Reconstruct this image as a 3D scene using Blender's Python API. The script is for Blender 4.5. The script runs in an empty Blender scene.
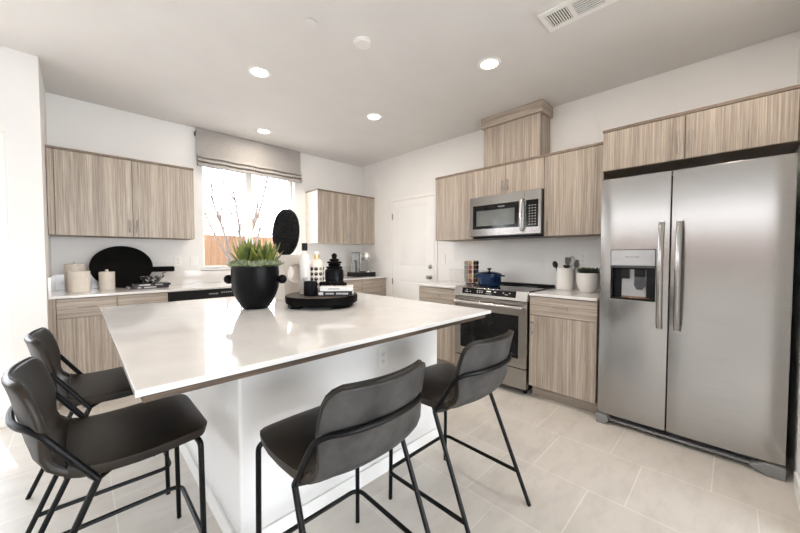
import bpy, bmesh, math, random
from mathutils import Vector, Matrix
random.seed(7)
S = bpy.context.scene
C = S.collection
PI = math.pi
R = math.radians

# ------------------------------------------------------------------ camera, sky, sun, daylight, exposure
cam = bpy.data.objects.new('camera', bpy.data.cameras.new('camera'))
C.objects.link(cam); S.camera = cam
cam.data.sensor_width = 36.0; cam.data.lens = 326.66 / 800 * 36
cam.location = (0, 0, 1.238); cam.rotation_euler = (PI/2 - 0.0339, 0, -0.777)
cam.data.clip_start = 0.02

W = bpy.data.worlds.new('sky'); S.world = W; W.use_nodes = True
wn = W.node_tree.nodes; wl = W.node_tree.links
bg = wn['Background']
tc = wn.new('ShaderNodeTexCoord'); sp = wn.new('ShaderNodeSeparateXYZ'); rp = wn.new('ShaderNodeValToRGB')
wl.new(tc.outputs['Generated'], sp.inputs[0]); wl.new(sp.outputs[2], rp.inputs[0]); wl.new(rp.outputs[0], bg.inputs[0])
rp.color_ramp.elements[0].color = (0.92, 0.955, 1.0, 1); rp.color_ramp.elements[1].color = (0.70, 0.835, 1.0, 1)
bg.inputs[1].default_value = 5.0

def lamp(name, kind, loc, rot, energy, color=(1, 1, 1), **kw):
    d = bpy.data.lights.new(name, kind); d.energy = energy; d.color = color
    for k, v in kw.items(): setattr(d, k, v)
    o = bpy.data.objects.new(name, d); C.objects.link(o); o.location = loc; o.rotation_euler = rot
    return o
def aim(v):
    return Vector(v).to_track_quat('-Z', 'Y').to_euler()
sun = lamp('sun', 'SUN', (0, 6, 8), aim((0.163, -0.687, -0.707)), 4.5, (1, 0.96, 0.91), angle=R(0.6))
# daylight through the seen and added openings of the house (light portals guide the sky light indoors)
def portal(name, loc, d, w, h):
    o = lamp(name, 'AREA', loc, aim(d), 1.0, shape='RECTANGLE', size=w, size_y=h); o.data.cycles.is_portal = True
portal('portal_west_window', (-4.96, -0.25, 1.58), (1, 0, 0), 7.3, 1.56)
portal('portal_added_window', (1.2, -3.96, 1.26), (0, 1, 0), 3.6, 2.28)
portal('portal_slider', (-1.63, 3.62, 1.06), (0, -1, 0), 2.5, 2.1)
portal('portal_kitchen_window', (1.62, 4.36, 1.70), (0, -1, 0), 1.15, 1.3)

S.view_settings.view_transform = 'Standard'; S.view_settings.look = 'None'
S.view_settings.exposure = 1.26; S.view_settings.gamma = 1.0; S.view_settings.use_curve_mapping = False
S.cycles.max_bounces = 10; S.cycles.diffuse_bounces = 6; S.cycles.glossy_bounces = 5
S.cycles.use_denoising = True
S.cycles.sample_clamp_indirect = 8.0

# ------------------------------------------------------------------ materials
def srgb(r, g, b):
    f = lambda c: (c/255/12.92) if c/255 <= 0.04045 else ((c/255+0.055)/1.055)**2.4
    return (f(r), f(g), f(b), 1)
def mat(name, col, rough=0.5, metal=0.0, **kw):
    m = bpy.data.materials.new(name); m.use_nodes = True
    b = m.node_tree.nodes['Principled BSDF']
    b.inputs['Base Color'].default_value = col; b.inputs['Roughness'].default_value = rough; b.inputs['Metallic'].default_value = metal
    for k, v in kw.items(): b.inputs[k.replace('_', ' ')].default_value = v
    return m
def noise_mix(m, c0, c1, scale=(1, 1, 1), nscale=5.0, detail=4.0, lo=0.35, hi=0.65, bump=0.0, rvar=None, coord='Object'):
    nt = m.node_tree; N = nt.nodes; L = nt.links; b = N['Principled BSDF']
    t = N.new('ShaderNodeTexCoord'); mp = N.new('ShaderNodeMapping'); nz = N.new('ShaderNodeTexNoise'); cr = N.new('ShaderNodeValToRGB')
    mp.inputs['Scale'].default_value = scale; nz.inputs['Scale'].default_value = nscale; nz.inputs['Detail'].default_value = detail
    L.new(t.outputs[coord], mp.inputs[0]); L.new(mp.outputs[0], nz.inputs['Vector']); L.new(nz.outputs['Fac'], cr.inputs[0])
    e = cr.color_ramp.elements; e[0].position = lo; e[1].position = hi; e[0].color = c0; e[1].color = c1
    L.new(cr.outputs[0], b.inputs['Base Color'])
    if bump:
        bp = N.new('ShaderNodeBump'); bp.inputs['Strength'].default_value = bump; bp.inputs['Distance'].default_value = 0.002
        L.new(nz.outputs['Fac'], bp.inputs['Height']); L.new(bp.outputs[0], b.inputs['Normal'])
    if rvar:
        mr = N.new('ShaderNodeMapRange'); mr.inputs['To Min'].default_value = rvar[0]; mr.inputs['To Max'].default_value = rvar[1]
        L.new(nz.outputs['Fac'], mr.inputs[0]); L.new(mr.outputs[0], b.inputs['Roughness'])
    return m
def pmat(name, c0, c1, rough=0.5, metal=0.0, kw=None, **nk):
    return noise_mix(mat(name, c0, rough, metal, **(kw or {})), c0, c1, **nk)

M_WALL = pmat('wall_paint', srgb(234, 233, 231), srgb(237, 236, 234), 0.6, nscale=3)
M_CEIL = pmat('ceiling_paint', srgb(221, 219, 217), srgb(224, 222, 220), 0.75, nscale=3)
M_TRIM = pmat('white_trim', srgb(238, 237, 234), srgb(241, 240, 237), 0.35, nscale=3)
def laminate(name, scale):
    m = mat(name, srgb(170, 154, 136), 0.42)
    nt = m.node_tree; N = nt.nodes; L = nt.links; b = N['Principled BSDF']
    t = N.new('ShaderNodeTexCoord'); mp = N.new('ShaderNodeMapping'); mp.inputs['Scale'].default_value = scale
    n1 = N.new('ShaderNodeTexNoise'); n1.inputs['Scale'].default_value = 1.6; n1.inputs['Detail'].default_value = 5; n1.inputs['Roughness'].default_value = 0.75
    n2 = N.new('ShaderNodeTexNoise'); n2.inputs['Scale'].default_value = 0.22; n2.inputs['Detail'].default_value = 2
    L.new(t.outputs['Object'], mp.inputs[0]); L.new(mp.outputs[0], n1.inputs['Vector']); L.new(mp.outputs[0], n2.inputs['Vector'])
    mx = N.new('ShaderNodeMath'); mx.operation = 'MULTIPLY_ADD'; mx.inputs[1].default_value = 0.4; L.new(n2.outputs['Fac'], mx.inputs[0]); L.new(n1.outputs['Fac'], mx.inputs[2])
    cr = N.new('ShaderNodeValToRGB'); L.new(mx.outputs[0], cr.inputs[0])
    e = cr.color_ramp.elements; e[0].position = 0.48; e[0].color = srgb(120, 108, 96); e[1].position = 0.95; e[1].color = srgb(206, 195, 180)
    k = cr.color_ramp.elements.new(0.70); k.color = srgb(167, 154, 141)
    L.new(cr.outputs[0], b.inputs['Base Color'])
    bp = N.new('ShaderNodeBump'); bp.inputs['Strength'].default_value = 0.12; bp.inputs['Distance'].default_value = 0.001
    L.new(n1.outputs['Fac'], bp.inputs['Height']); L.new(bp.outputs[0], b.inputs['Normal'])
    return m
M_WV = laminate('greige_laminate_vertical_grain', (85, 85, 1.3))
M_WH = laminate('greige_laminate_horizontal_grain', (1.3, 1.3, 85))
M_EDGE = pmat('dark_laminate_edge', srgb(118, 102, 88), srgb(132, 116, 100), 0.5, scale=(3, 3, 3), nscale=8)
M_PLY = pmat('dark_plywood', srgb(66, 53, 42), srgb(100, 83, 67), 0.6, scale=(2, 2, 60), nscale=3)
M_QUARTZ = pmat('white_quartz', srgb(222, 219, 216), srgb(228, 225, 222), 0.07, nscale=9, kw={'IOR': 1.55})
M_STEEL = mat('brushed_steel', (0.38, 0.37, 0.36, 1), 0.2, 1.0)
noise_mix(M_STEEL, (0.36, 0.348, 0.336, 1), (0.385, 0.373, 0.36, 1), scale=(1.5, 1.5, 160), nscale=2, bump=0.012)
M_STEEL2 = pmat('bright_steel', (0.66, 0.645, 0.63, 1), (0.70, 0.69, 0.67, 1), 0.2, 1.0, nscale=6)
M_NICKEL = pmat('brushed_nickel', (0.36, 0.345, 0.325, 1), (0.42, 0.40, 0.38, 1), 0.3, 1.0, nscale=40)
M_DARKSTEEL = pmat('dark_grey_metal', srgb(70, 70, 72), srgb(82, 82, 84), 0.45, 0.6, nscale=20)
M_GREYPL = pmat('grey_plastic', srgb(122, 122, 122), srgb(134, 134, 133), 0.4, nscale=10)
M_LGREY = pmat('light_grey_plastic', srgb(176, 178, 180), srgb(186, 188, 190), 0.3, nscale=10)
M_BLACK = pmat('black_plastic', srgb(10, 10, 11), srgb(15, 15, 16), 0.4, nscale=12, kw={'Specular IOR Level': 0.25})
M_GAP = pmat('dark_recess', srgb(14, 13, 12), srgb(20, 18, 17), 0.8, nscale=12)
M_BGLASS = pmat('black_glass', (0.006, 0.006, 0.007, 1), (0.010, 0.010, 0.011, 1), 0.06, nscale=4, kw={'Specular IOR Level': 0.25})
M_OVGLASS = pmat('grey_oven_glass', srgb(96, 100, 98), srgb(120, 123, 120), 0.15, nscale=3)
M_MARK = pmat('pale_print', srgb(200, 200, 200), srgb(215, 215, 215), 0.5, nscale=4)
M_DMARK = pmat('grey_print', srgb(96, 98, 102), srgb(110, 112, 116), 0.4, nscale=4)
M_LEATHER = pmat('black_leather', srgb(10, 10, 10), srgb(50, 40, 29), 0.42, nscale=3.2, detail=8, lo=0.4, hi=0.64, bump=0.5, rvar=(0.30, 0.46), kw={'Specular IOR Level': 0.35})
M_LBACK = pmat('lit_back_leather', srgb(42, 41, 41), srgb(80, 78, 76), 0.6, nscale=9, detail=8, lo=0.3, hi=0.7, bump=0.5, kw={'Specular IOR Level': 0.3})  # same leather lightened to carry the light on the stool backs
M_STITCH = pmat('seam_thread', srgb(24, 22, 20), srgb(34, 31, 28), 0.7, nscale=40)
M_TUBE = pmat('black_powder_coat', srgb(7, 7, 8), srgb(10, 10, 11), 0.4, nscale=60, kw={'Specular IOR Level': 0.2})
M_POT = pmat('matte_black_ceramic', srgb(11, 11, 13), srgb(15, 15, 18), 0.35, nscale=14, kw={'Specular IOR Level': 0.12})
M_LEAF = pmat('aloe_leaf', srgb(62, 84, 32), srgb(148, 152, 66), 0.4, nscale=12, lo=0.3, hi=0.7)
M_SEDUM = pmat('pale_sedum', srgb(104, 118, 92), srgb(158, 166, 132), 0.6, nscale=30)
M_DSUCC = pmat('dark_succulent', srgb(38, 46, 38), srgb(64, 74, 52), 0.5, nscale=20)
M_LIME = pmat('lime_leaf', srgb(120, 150, 60), srgb(160, 180, 80), 0.5, nscale=20)
M_SOIL = pmat('soil', srgb(52, 42, 34), srgb(74, 62, 50), 0.95, nscale=60, bump=0.8)
M_WHITEC = pmat('white_ceramic', srgb(228, 225, 220), srgb(234, 231, 227), 0.3, nscale=8)
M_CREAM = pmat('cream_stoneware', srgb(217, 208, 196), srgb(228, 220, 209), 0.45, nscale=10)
M_STONE = pmat('black_pumice', srgb(6, 6, 6), srgb(34, 33, 32), 0.75, nscale=70, detail=3, lo=0.35, hi=0.75, bump=0.9, kw={'Specular IOR Level': 0.15})
M_PLASTER = pmat('white_plaster', srgb(214, 206, 196), srgb(222, 215, 206), 0.6, nscale=20, bump=0.1)
M_EBONY = pmat('ebony_wood', srgb(8, 8, 8), srgb(16, 15, 14), 0.55, scale=(2, 14, 14), nscale=5, kw={'Specular IOR Level': 0.06})
M_TRAYTOP = pmat('worn_dark_wood', srgb(34, 29, 26), srgb(84, 68, 55), 0.5, scale=(3, 16, 3), nscale=5)
M_FABRIC = pmat('linen_shade', srgb(152, 148, 145), srgb(166, 162, 158), 0.9, nscale=140, detail=2, bump=0.3)
M_NAVY = pmat('blue_enamel', srgb(8, 20, 42), srgb(26, 58, 98), 0.15, scale=(1, 1, 5), nscale=2, lo=0.35, hi=0.65)
M_GOLD = pmat('brass', (0.72, 0.48, 0.18, 1), (0.78, 0.55, 0.24, 1), 0.3, 1.0, nscale=12)
M_PAPER = pmat('white_paper', srgb(226, 224, 220), srgb(236, 234, 230), 0.7, scale=(1, 1, 90), nscale=4)
M_BOOKB = pmat('black_book_cover', srgb(20, 20, 22), srgb(28, 28, 30), 0.35, nscale=6)
M_BOOKP = pmat('plum_book_cover', srgb(42, 34, 44), srgb(54, 44, 58), 0.4, nscale=6)
M_MOTTLE = pmat('black_white_marble', srgb(18, 18, 18), srgb(200, 200, 198), 0.3, nscale=45, detail=3, lo=0.5, hi=0.62)
M_FENCE = pmat('cedar_fence', srgb(88, 60, 36), srgb(124, 88, 57), 0.8, scale=(26, 26, 1), nscale=2)
M_BARK = pmat('grey_bark', srgb(92, 78, 70), srgb(124, 108, 98), 0.85, nscale=40)
M_GROUND = pmat('dry_soil', srgb(150, 146, 140), srgb(172, 168, 162), 0.95, nscale=3)
M_ROOF = pmat('grey_shingle', srgb(96, 96, 100), srgb(124, 124, 128), 0.9, scale=(4, 4, 20), nscale=4)
M_STUCCO = pmat('grey_stucco', srgb(150, 148, 146), srgb(164, 162, 160), 0.9, nscale=30)
M_CONC = pmat('pale_concrete', srgb(196, 192, 186), srgb(210, 206, 200), 0.85, nscale=8)
M_SPKBROWN = pmat('speckled_brown', srgb(120, 66, 40), srgb(190, 150, 120), 0.35, scale=(1, 1, 1), nscale=60)
M_CLEAR = mat('clear_plastic', (0.85, 0.88, 0.90, 1), 0.08, 0.0, Transmission_Weight=0.85, IOR=1.3)
def glass():
    m = bpy.data.materials.new('window_glass'); m.use_nodes = True
    N = m.node_tree.nodes; L = m.node_tree.links; N.remove(N['Principled BSDF'])
    tr = N.new('ShaderNodeBsdfTransparent'); gl = N.new('ShaderNodeBsdfGlossy'); gl.inputs['Roughness'].default_value = 0.02
    mx = N.new('ShaderNodeMixShader'); mx.inputs[0].default_value = 0.06
    L.new(tr.outputs[0], mx.inputs[1]); L.new(gl.outputs[0], mx.inputs[2]); L.new(mx.outputs[0], N['Material Output'].inputs[0])
    return m
M_GLASS = glass()
def emis(name, col, s):
    m = mat(name, col, 0.4); b = m.node_tree.nodes['Principled BSDF']
    b.inputs['Emission Color'].default_value = col; b.inputs['Emission Strength'].default_value = s
    return m
M_LAMP = emis('lamp_diffuser', (1.0, 0.93, 0.82, 1), 6.0)
def tile():
    m = mat('floor_tile', srgb(205, 197, 188), 0.33)
    nt = m.node_tree; N = nt.nodes; L = nt.links; b = N['Principled BSDF']
    t = N.new('ShaderNodeTexCoord'); s = N.new('ShaderNodeSeparateXYZ'); cb = N.new('ShaderNodeCombineXYZ')
    L.new(t.outputs['Object'], s.inputs[0])
    ax = N.new('ShaderNodeMath'); ax.operation = 'SUBTRACT'; ax.inputs[1].default_value = 1.888; L.new(s.outputs[0], ax.inputs[0])
    ay = N.new('ShaderNodeMath'); ay.operation = 'SUBTRACT'; ay.inputs[1].default_value = 0.048; L.new(s.outputs[1], ay.inputs[0])
    L.new(ay.outputs[0], cb.inputs[0]); L.new(ax.outputs[0], cb.inputs[1])
    br = N.new('ShaderNodeTexBrick'); L.new(cb.outputs[0], br.inputs['Vector'])
    br.offset = 0.355; br.offset_frequency = 2; br.squash = 1.0
    br.inputs['Scale'].default_value = 1.0; br.inputs['Mortar Size'].default_value = 0.0028; br.inputs['Mortar Smooth'].default_value = 0.1
    br.inputs['Brick Width'].default_value = 0.457; br.inputs['Row Height'].default_value = 0.4475; br.inputs['Bias'].default_value = 0.0
    br.inputs['Color1'].default_value = srgb(207, 200, 191); br.inputs['Color2'].default_value = srgb(214, 208, 199); br.inputs['Mortar'].default_value = srgb(226, 221, 213)
    mp = N.new('ShaderNodeMapping'); mp.inputs['Scale'].default_value = (1.2, 3.0, 1); mp.inputs['Rotation'].default_value = (0, 0, 0.7)
    n = N.new('ShaderNodeTexNoise'); n.inputs['Scale'].default_value = 3.5; n.inputs['Detail'].default_value = 8; n.inputs['Roughness'].default_value = 0.65
    L.new(t.outputs['Object'], mp.inputs[0]); L.new(mp.outputs[0], n.inputs['Vector'])
    cr = N.new('ShaderNodeValToRGB'); L.new(n.outputs['Fac'], cr.inputs[0])
    e = cr.color_ramp.elements; e[0].position = 0.36; e[0].color = (0.80, 0.79, 0.78, 1); e[1].position = 0.54; e[1].color = (1, 1, 1, 1)
    mx = N.new('ShaderNodeMix'); mx.data_type = 'RGBA'; mx.blend_type = 'MULTIPLY'; mx.inputs[0].default_value = 0.5
    L.new(br.outputs['Color'], mx.inputs[6]); L.new(cr.outputs[0], mx.inputs[7]); L.new(mx.outputs[2], b.inputs['Base Color'])
    return m
M_TILE = tile()

# ------------------------------------------------------------------ helpers
ORI = {}
def props(o, label=None, cat=None, group=None, kind=None):
    if label: o['label'] = label
    if cat: o['category'] = cat
    if group: o['group'] = group
    if kind: o['kind'] = kind
    return o
def thing(name, label, cat, loc=(0, 0, 0), group=None, rotz=0):
    o = bpy.data.objects.new(name, None); C.objects.link(o)
    o.location = loc; o.rotation_euler = (0, 0, rotz); o.empty_display_size = 0.1
    ORI[o] = Vector(loc) if not rotz else Vector((0, 0, 0))
    if rotz: ORI[o] = Vector(loc)
    return props(o, label, cat, group)
def mesh_obj(name, bm, m, parent=None, loc=None, angle=35, bevel=0.0, segs=2):
    off = ORI.get(parent, Vector((0, 0, 0))) if parent else Vector(loc or (0, 0, 0))
    bmesh.ops.recalc_face_normals(bm, faces=bm.faces)
    me = bpy.data.meshes.new(name)
    bmesh.ops.translate(bm, verts=bm.verts, vec=-off)
    bm.to_mesh(me); bm.free()
    ms = m if isinstance(m, (list, tuple)) else [m]
    for x in ms: me.materials.append(x)
    me.shade_smooth(); me.set_sharp_from_angle(angle=R(angle))
    o = bpy.data.objects.new(name, me); C.objects.link(o)
    if parent: o.parent = parent
    else: o.location = off
    ORI[o] = off
    if bevel:
        b = o.modifiers.new('bevel', 'BEVEL'); b.width = bevel; b.segments = segs; b.limit_method = 'ANGLE'; b.angle_limit = R(40); b.harden_normals = True
    return o
def single(name, bm, m, label, cat, group=None, loc=None, **k):
    return props(mesh_obj(name, bm, m, None, loc, **k), label, cat, group)
def struct(name, bm, m, parent=None, **k):
    o = mesh_obj(name, bm, m, parent, **k)
    if not parent: o['kind'] = 'structure'
    return o
def NB(): return bmesh.new()
def box(bm, x0, x1, y0, y1, z0, z1, mi=0):
    v = [bm.verts.new((x, y, z)) for x in (x0, x1) for y in (y0, y1) for z in (z0, z1)]
    for f in ((0, 1, 3, 2), (4, 6, 7, 5), (0, 4, 5, 1), (2, 3, 7, 6), (0, 2, 6, 4), (1, 5, 7, 3)):
        bm.faces.new([v[i] for i in f]).material_index = mi
    return v
def boxes(*bs):
    bm = NB()
    for b in bs: box(bm, *b)
    return bm
def lathe(bm, prof, c=(0, 0, 0), n=32, mi=0, scale=(1, 1), rot=None):
    rings = []
    c = Vector(c)
    def tf(p): return c + (rot @ Vector(p) if rot else Vector(p))
    for r, z in prof:
        if r < 1e-6: rings.append([bm.verts.new(tf((0, 0, z)))])
        else: rings.append([bm.verts.new(tf((r*scale[0]*math.cos(2*PI*i/n), r*scale[1]*math.sin(2*PI*i/n), z))) for i in range(n)])
    for a, b in zip(rings, rings[1:]):
        for i in range(n):
            j = (i+1) % n
            if len(a) == 1 and len(b) == 1: continue
            if len(a) == 1: f = bm.faces.new((a[0], b[j], b[i]))
            elif len(b) == 1: f = bm.faces.new((a[i], a[j], b[0]))
            else: f = bm.faces.new((a[i], a[j], b[j], b[i]))
            f.material_index = mi
    for ring in (rings[0], rings[-1]):
        if len(ring) > 1:
            try: bm.faces.new(ring).material_index = mi
            except ValueError: pass
def tube(bm, pts, r, n=10, mi=0, closed=False, r1=None):
    pts = [Vector(p) for p in pts]; rings = []
    m = len(pts)
    t0 = (pts[1]-pts[0]).normalized()
    ref = Vector((0, 0, 1)) if abs(t0.z) < 0.9 else Vector((1, 0, 0))
    nrm = t0.cross(ref).normalized()
    for i, p in enumerate(pts):
        if closed: t = (pts[(i+1) % m]-pts[i-1]).normalized()
        elif i == 0: t = t0
        elif i == m-1: t = (pts[-1]-pts[-2]).normalized()
        else: t = ((pts[i+1]-p).normalized()+(p-pts[i-1]).normalized()).normalized()
        nrm = (nrm - t*nrm.dot(t)).normalized(); bi = t.cross(nrm)
        rr = r if r1 is None else r + (r1-r)*i/(m-1)
        rings.append([bm.verts.new(p + (nrm*math.cos(2*PI*k/n)+bi*math.sin(2*PI*k/n))*rr) for k in range(n)])
    pairs = list(zip(rings, rings[1:])) + ([(rings[-1], rings[0])] if closed else [])
    for a, b in pairs:
        for k in range(n):
            l = (k+1) % n
            bm.faces.new((a[k], a[l], b[l], b[k])).material_index = mi
    if not closed:
        bm.faces.new(rings[0][::-1]).material_index = mi; bm.faces.new(rings[-1]).material_index = mi
def fillet(pts, rad, n=6):
    pts = [Vector(p) for p in pts]; out = [pts[0]]
    for a, p, b in zip(pts, pts[1:], pts[2:]):
        u = (a-p); v = (b-p); d = min(rad, u.length*0.48, v.length*0.48)
        A = p+u.normalized()*d; B = p+v.normalized()*d
        for i in range(n+1):
            t = i/n; out.append(A*(1-t)**2 + p*2*t*(1-t) + B*t*t)
    out.append(pts[-1]); return out
def sphere(bm, c, r, sx=1, sy=1, sz=1, u=20, v=12, mi=0):
    prof = [(r*math.sin(PI*i/v), -r*math.cos(PI*i/v)*sz) for i in range(v+1)]
    prof[0] = (0, prof[0][1]); prof[-1] = (0, prof[-1][1])
    lathe(bm, prof, c, u, mi, (sx, sy))
def frame(bm, o, i, d0, d1, f):
    """rectangular ring (o, i = a0,a1,b0,b1) between depths d0 and d1; f maps (a,b,d) to a point"""
    def q(r, d): return [bm.verts.new(f(a, b, d)) for a, b in ((r[0], r[2]), (r[1], r[2]), (r[1], r[3]), (r[0], r[3]))]
    O0, O1, I0, I1 = q(o, d0), q(o, d1), q(i, d0), q(i, d1)
    for k in range(4):
        l = (k+1) % 4
        for v in ((O0[k], O0[l], I0[l], I0[k]), (O1[k], I1[k], I1[l], O1[l]), (O0[k], O1[k], O1[l], O0[l]), (I0[k], I0[l], I1[l], I1[k])): bm.faces.new(v)
def prism(bm, poly, f, d0, d1):
    a = [bm.verts.new(f(x, y, d0)) for x, y in poly]; b = [bm.verts.new(f(x, y, d1)) for x, y in poly]
    bm.faces.new(a); bm.faces.new(b[::-1])
    for i in range(len(poly)):
        j = (i+1) % len(poly); bm.faces.new((a[i], b[i], b[j], a[j]))
def dup(o, loc=None, rotz=None, label=None, parent=None):
    c = o.copy(); C.objects.link(c)
    ORI[c] = ORI.get(o, Vector())
    if parent: c.parent = parent
    if loc is not None: c.location = loc
    if rotz is not None: c.rotation_euler = (0, 0, rotz)
    if label: c['label'] = label
    for ch in o.children: dup(ch, parent=c)
    return c
def text_mesh(bm, txt, size, f, mi=0):
    """lettering, extruded flat; f maps (x,y,d) to a point"""
    cu = bpy.data.curves.new('lettering', 'FONT'); cu.body = txt; cu.size = size; cu.extrude = 0.0004; cu.align_x = 'CENTER'
    o = bpy.data.objects.new('lettering', cu); C.objects.link(o)
    dg = bpy.context.evaluated_depsgraph_get(); me = bpy.data.meshes.new_from_object(o.evaluated_get(dg))
    n0 = len(bm.verts)
    vs = [bm.verts.new(f(v.co.x, v.co.y, v.co.z)) for v in me.vertices]
    for p in me.polygons:
        try: bm.faces.new([vs[i] for i in p.vertices]).material_index = mi
        except ValueError: pass
    bpy.data.objects.remove(o); bpy.data.curves.remove(cu); bpy.data.meshes.remove(me)

XR, YW, ZC = 3.40, 4.38, 2.71       # range wall, window wall, ceiling
CT = 0.914

# ------------------------------------------------------------------ room shell
struct('floor', boxes((-5.15, 3.55, -4.15, 4.55, -0.12, 0)), M_TILE)
struct('ceiling', boxes((-5.15, 3.55, -4.15, 4.55, ZC, ZC+0.15)), M_CEIL)
struct('wall_east', boxes((XR, XR+0.15, -4.15, YW+0.17, 0, ZC)), M_WALL)
fw = lambda y0: (lambda a, b, d: (a, y0+d, b))
WX0, WX1, WZ0, WZ1 = 1.05, 2.205, 1.075, 2.36
bm = NB(); frame(bm, (-0.18, XR, 0, ZC), (WX0, WX1, WZ0, WZ1), 0, 0.16, fw(YW)); struct('wall_north', bm, M_WALL)
# wall beside the kitchen that carries the sliding glass door
bm = NB(); box(bm, -0.355, -0.18, 3.64, YW+0.16, 0, ZC); box(bm, -2.90, -0.355, 3.64, 3.80, 2.12, ZC); box(bm, -5.15, -2.90, 3.64, 3.80, 0, ZC)
struct('wall_northwest', bm, M_WALL)
fx = lambda x0: (lambda a, b, d: (x0+d, a, b))
bm = NB(); frame(bm, (-4.15, 3.64, 0, ZC), (-3.9, 3.4, 0.80, 2.36), 0, -0.15, fx(-5.0)); struct('wall_west', bm, M_WALL)
bm = NB(); frame(bm, (-5.15, XR, 0, ZC), (-0.6, 3.0, 0.12, 2.40), 0, -0.15, fw(-4.0)); struct('wall_south', bm, M_WALL)
struct('wall_right', boxes((2.2, XR, -0.42, -0.27, 0, ZC)), M_WALL, bevel=0.012)
# windows
def window(name, f, a0, a1, b0, b1, mull, depth):
    bm = NB(); w = 0.034
    frame(bm, (a0, a1, b0, b1), (a0+w, a1-w, b0+w, b1-w), depth-0.03, depth+0.03, f)
    root = struct(name, bm, M_TRIM, bevel=0.004)
    for k, m in enumerate(mull):
        b2 = NB(); vs = []
        prism(b2, [(m-0.038, b0+w), (m+0.038, b0+w), (m+0.038, b1-w), (m-0.038, b1-w)], f, depth-0.022, depth+0.022)
        struct('mullion', b2, M_TRIM, root, bevel=0.004)
    e = [a0+w]+[x for m in mull for x in (m-0.038, m+0.038)]+[a1-w]
    for l, r_ in zip(e[::2], e[1::2]):
        b2 = NB(); prism(b2, [(l, b0+w), (r_, b0+w), (r_, b1-w), (l, b1-w)], f, depth-0.003, depth+0.003)
        struct('pane', b2, M_GLASS, root)
    return root
window('window_1', fw(YW), WX0, WX1, WZ0, WZ1, [1.616], 0.11)
window('window_2', fx(-5.0), -3.9, 3.4, 0.80, 2.36, [-1.4, 1.0], -0.07)
window('added_south_window', fw(-4.0), -0.6, 3.0, 0.12, 2.40, [1.2], -0.07)  # unseen south window, added and sized to let in light
struct('window_sill', boxes((WX0-0.03, WX1+0.03, YW-0.022, YW+0.08, WZ0-0.022, WZ0)), M_TRIM, bevel=0.004)
# sliding glass door
bm = NB(); frame(bm, (-2.90, -0.355, 0, 2.12), (-2.84, -0.415, 0.05, 2.06), 0.01, 0.11, fw(3.64)); sd = struct('door_1', bm, M_TRIM, bevel=0.004)
for l, r_, dd in ((-2.84, -1.60, 0.05), (-1.66, -0.415, 0.08)):
    bm = NB(); frame(bm, (l, r_, 0.05, 2.06), (l+0.06, r_-0.06, 0.12, 2.0), dd-0.012, dd+0.012, fw(3.64)); fr = struct('sliding_panel', bm, M_TRIM, sd, bevel=0.003)
    bm = NB(); prism(bm, [(l+0.06, 0.12), (r_-0.06, 0.12), (r_-0.06, 2.0), (l+0.06, 2.0)], fw(3.64), dd-0.003, dd+0.003); struct('pane', bm, M_GLASS, fr)
# pantry door on the range wall
DX = XR
fd = lambda a, b, d: (XR-d, a, b)
DY0, DY1, DZ = 2.79, 3.60, 2.035
bm = NB(); box(bm, XR-0.016, XR, DY1+0.004, DY1+0.045, 0, DZ+0.004); box(bm, XR-0.016, XR, DY0-0.045, DY0-0.004, 0, DZ+0.004); box(bm, XR-0.016, XR, DY0-0.045, DY1+0.045, DZ+0.004, DZ+0.05)
struct('trim_1', bm, M_TRIM, bevel=0.004)
pan = [(DY0+0.145, DY1-0.145, 1.07, 1.945), (DY0+0.145, DY1-0.145, 0.22, 0.875)]
bm = NB()
ys = [DY0, pan[0][0], pan[0][1], DY1]; zs = [0.012, 0.22, 0.875, 1.07, 1.945, DZ]
for i in range(3):
    for j in range(5):
        if i == 1 and j in (1, 3): continue
        box(bm, XR-0.012, XR-0.001, ys[i], ys[i+1], zs[j], zs[j+1])
bmesh.ops.remove_doubles(bm, verts=bm.verts, dist=1e-5)
dr = struct('door_2', bm, M_TRIM)
for p in pan:
    bm = NB(); box(bm, XR-0.004, XR-0.001, p[0], p[1], p[2], p[3])
    i = 0.035
    a = [bm.verts.new((XR-0.004, y, z)) for y, z in ((p[0]+0.02, p[2]+0.02), (p[1]-0.02, p[2]+0.02), (p[1]-0.02, p[3]-0.02), (p[0]+0.02, p[3]-0.02))]
    b = [bm.verts.new((XR-0.012, y, z)) for y, z in ((p[0]+0.05, p[2]+0.05), (p[1]-0.05, p[2]+0.05), (p[1]-0.05, p[3]-0.05), (p[0]+0.05, p[3]-0.05))]
    bm.faces.new(b)
    for k in range(4): bm.faces.new((a[k], a[(k+1) % 4], b[(k+1) % 4], b[k]))
    struct('door_panel', bm, M_TRIM, dr)
RX = Matrix.Rotation(-PI/2, 3, 'Y')
bm = NB(); lathe(bm, [(0.032, 0), (0.032, 0.008), (0.012, 0.012), (0.012, 0.035), (0.024, 0.042), (0.028, 0.055), (0.022, 0.066), (0, 0.068)], (XR-0.012, DY0+0.07, 0.945), 20, 0, (1, 1), RX); struct('door_knob', bm, M_NICKEL, dr)
bm = NB(); lathe(bm, [(0.030, 0), (0.030, 0.01), (0.024, 0.018), (0.010, 0.020), (0, 0.022)], (XR-0.012, DY0+0.07, 1.085), 20, 0, (1, 1), RX); struct('deadbolt', bm, M_NICKEL, dr)
for z in (1.82, 0.85, 0.2):
    struct('hinge', boxes((XR-0.022, XR-0.012, DY1-0.006, DY1+0.012, z-0.045, z+0.045)), M_NICKEL, dr)
# baseboards
struct('baseboard_northwest', boxes((-0.355, -0.17, 3.626, 3.64, 0, 0.09)), M_TRIM, bevel=0.003)
struct('baseboard_east', boxes((XR-0.014, XR, 2.53, DY0-0.05, 0, 0.09)), M_TRIM, bevel=0.003)
struct('baseboard_right', boxes((2.2, 2.69, -0.27, -0.258, 0, 0.09)), M_TRIM, bevel=0.003)

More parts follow.
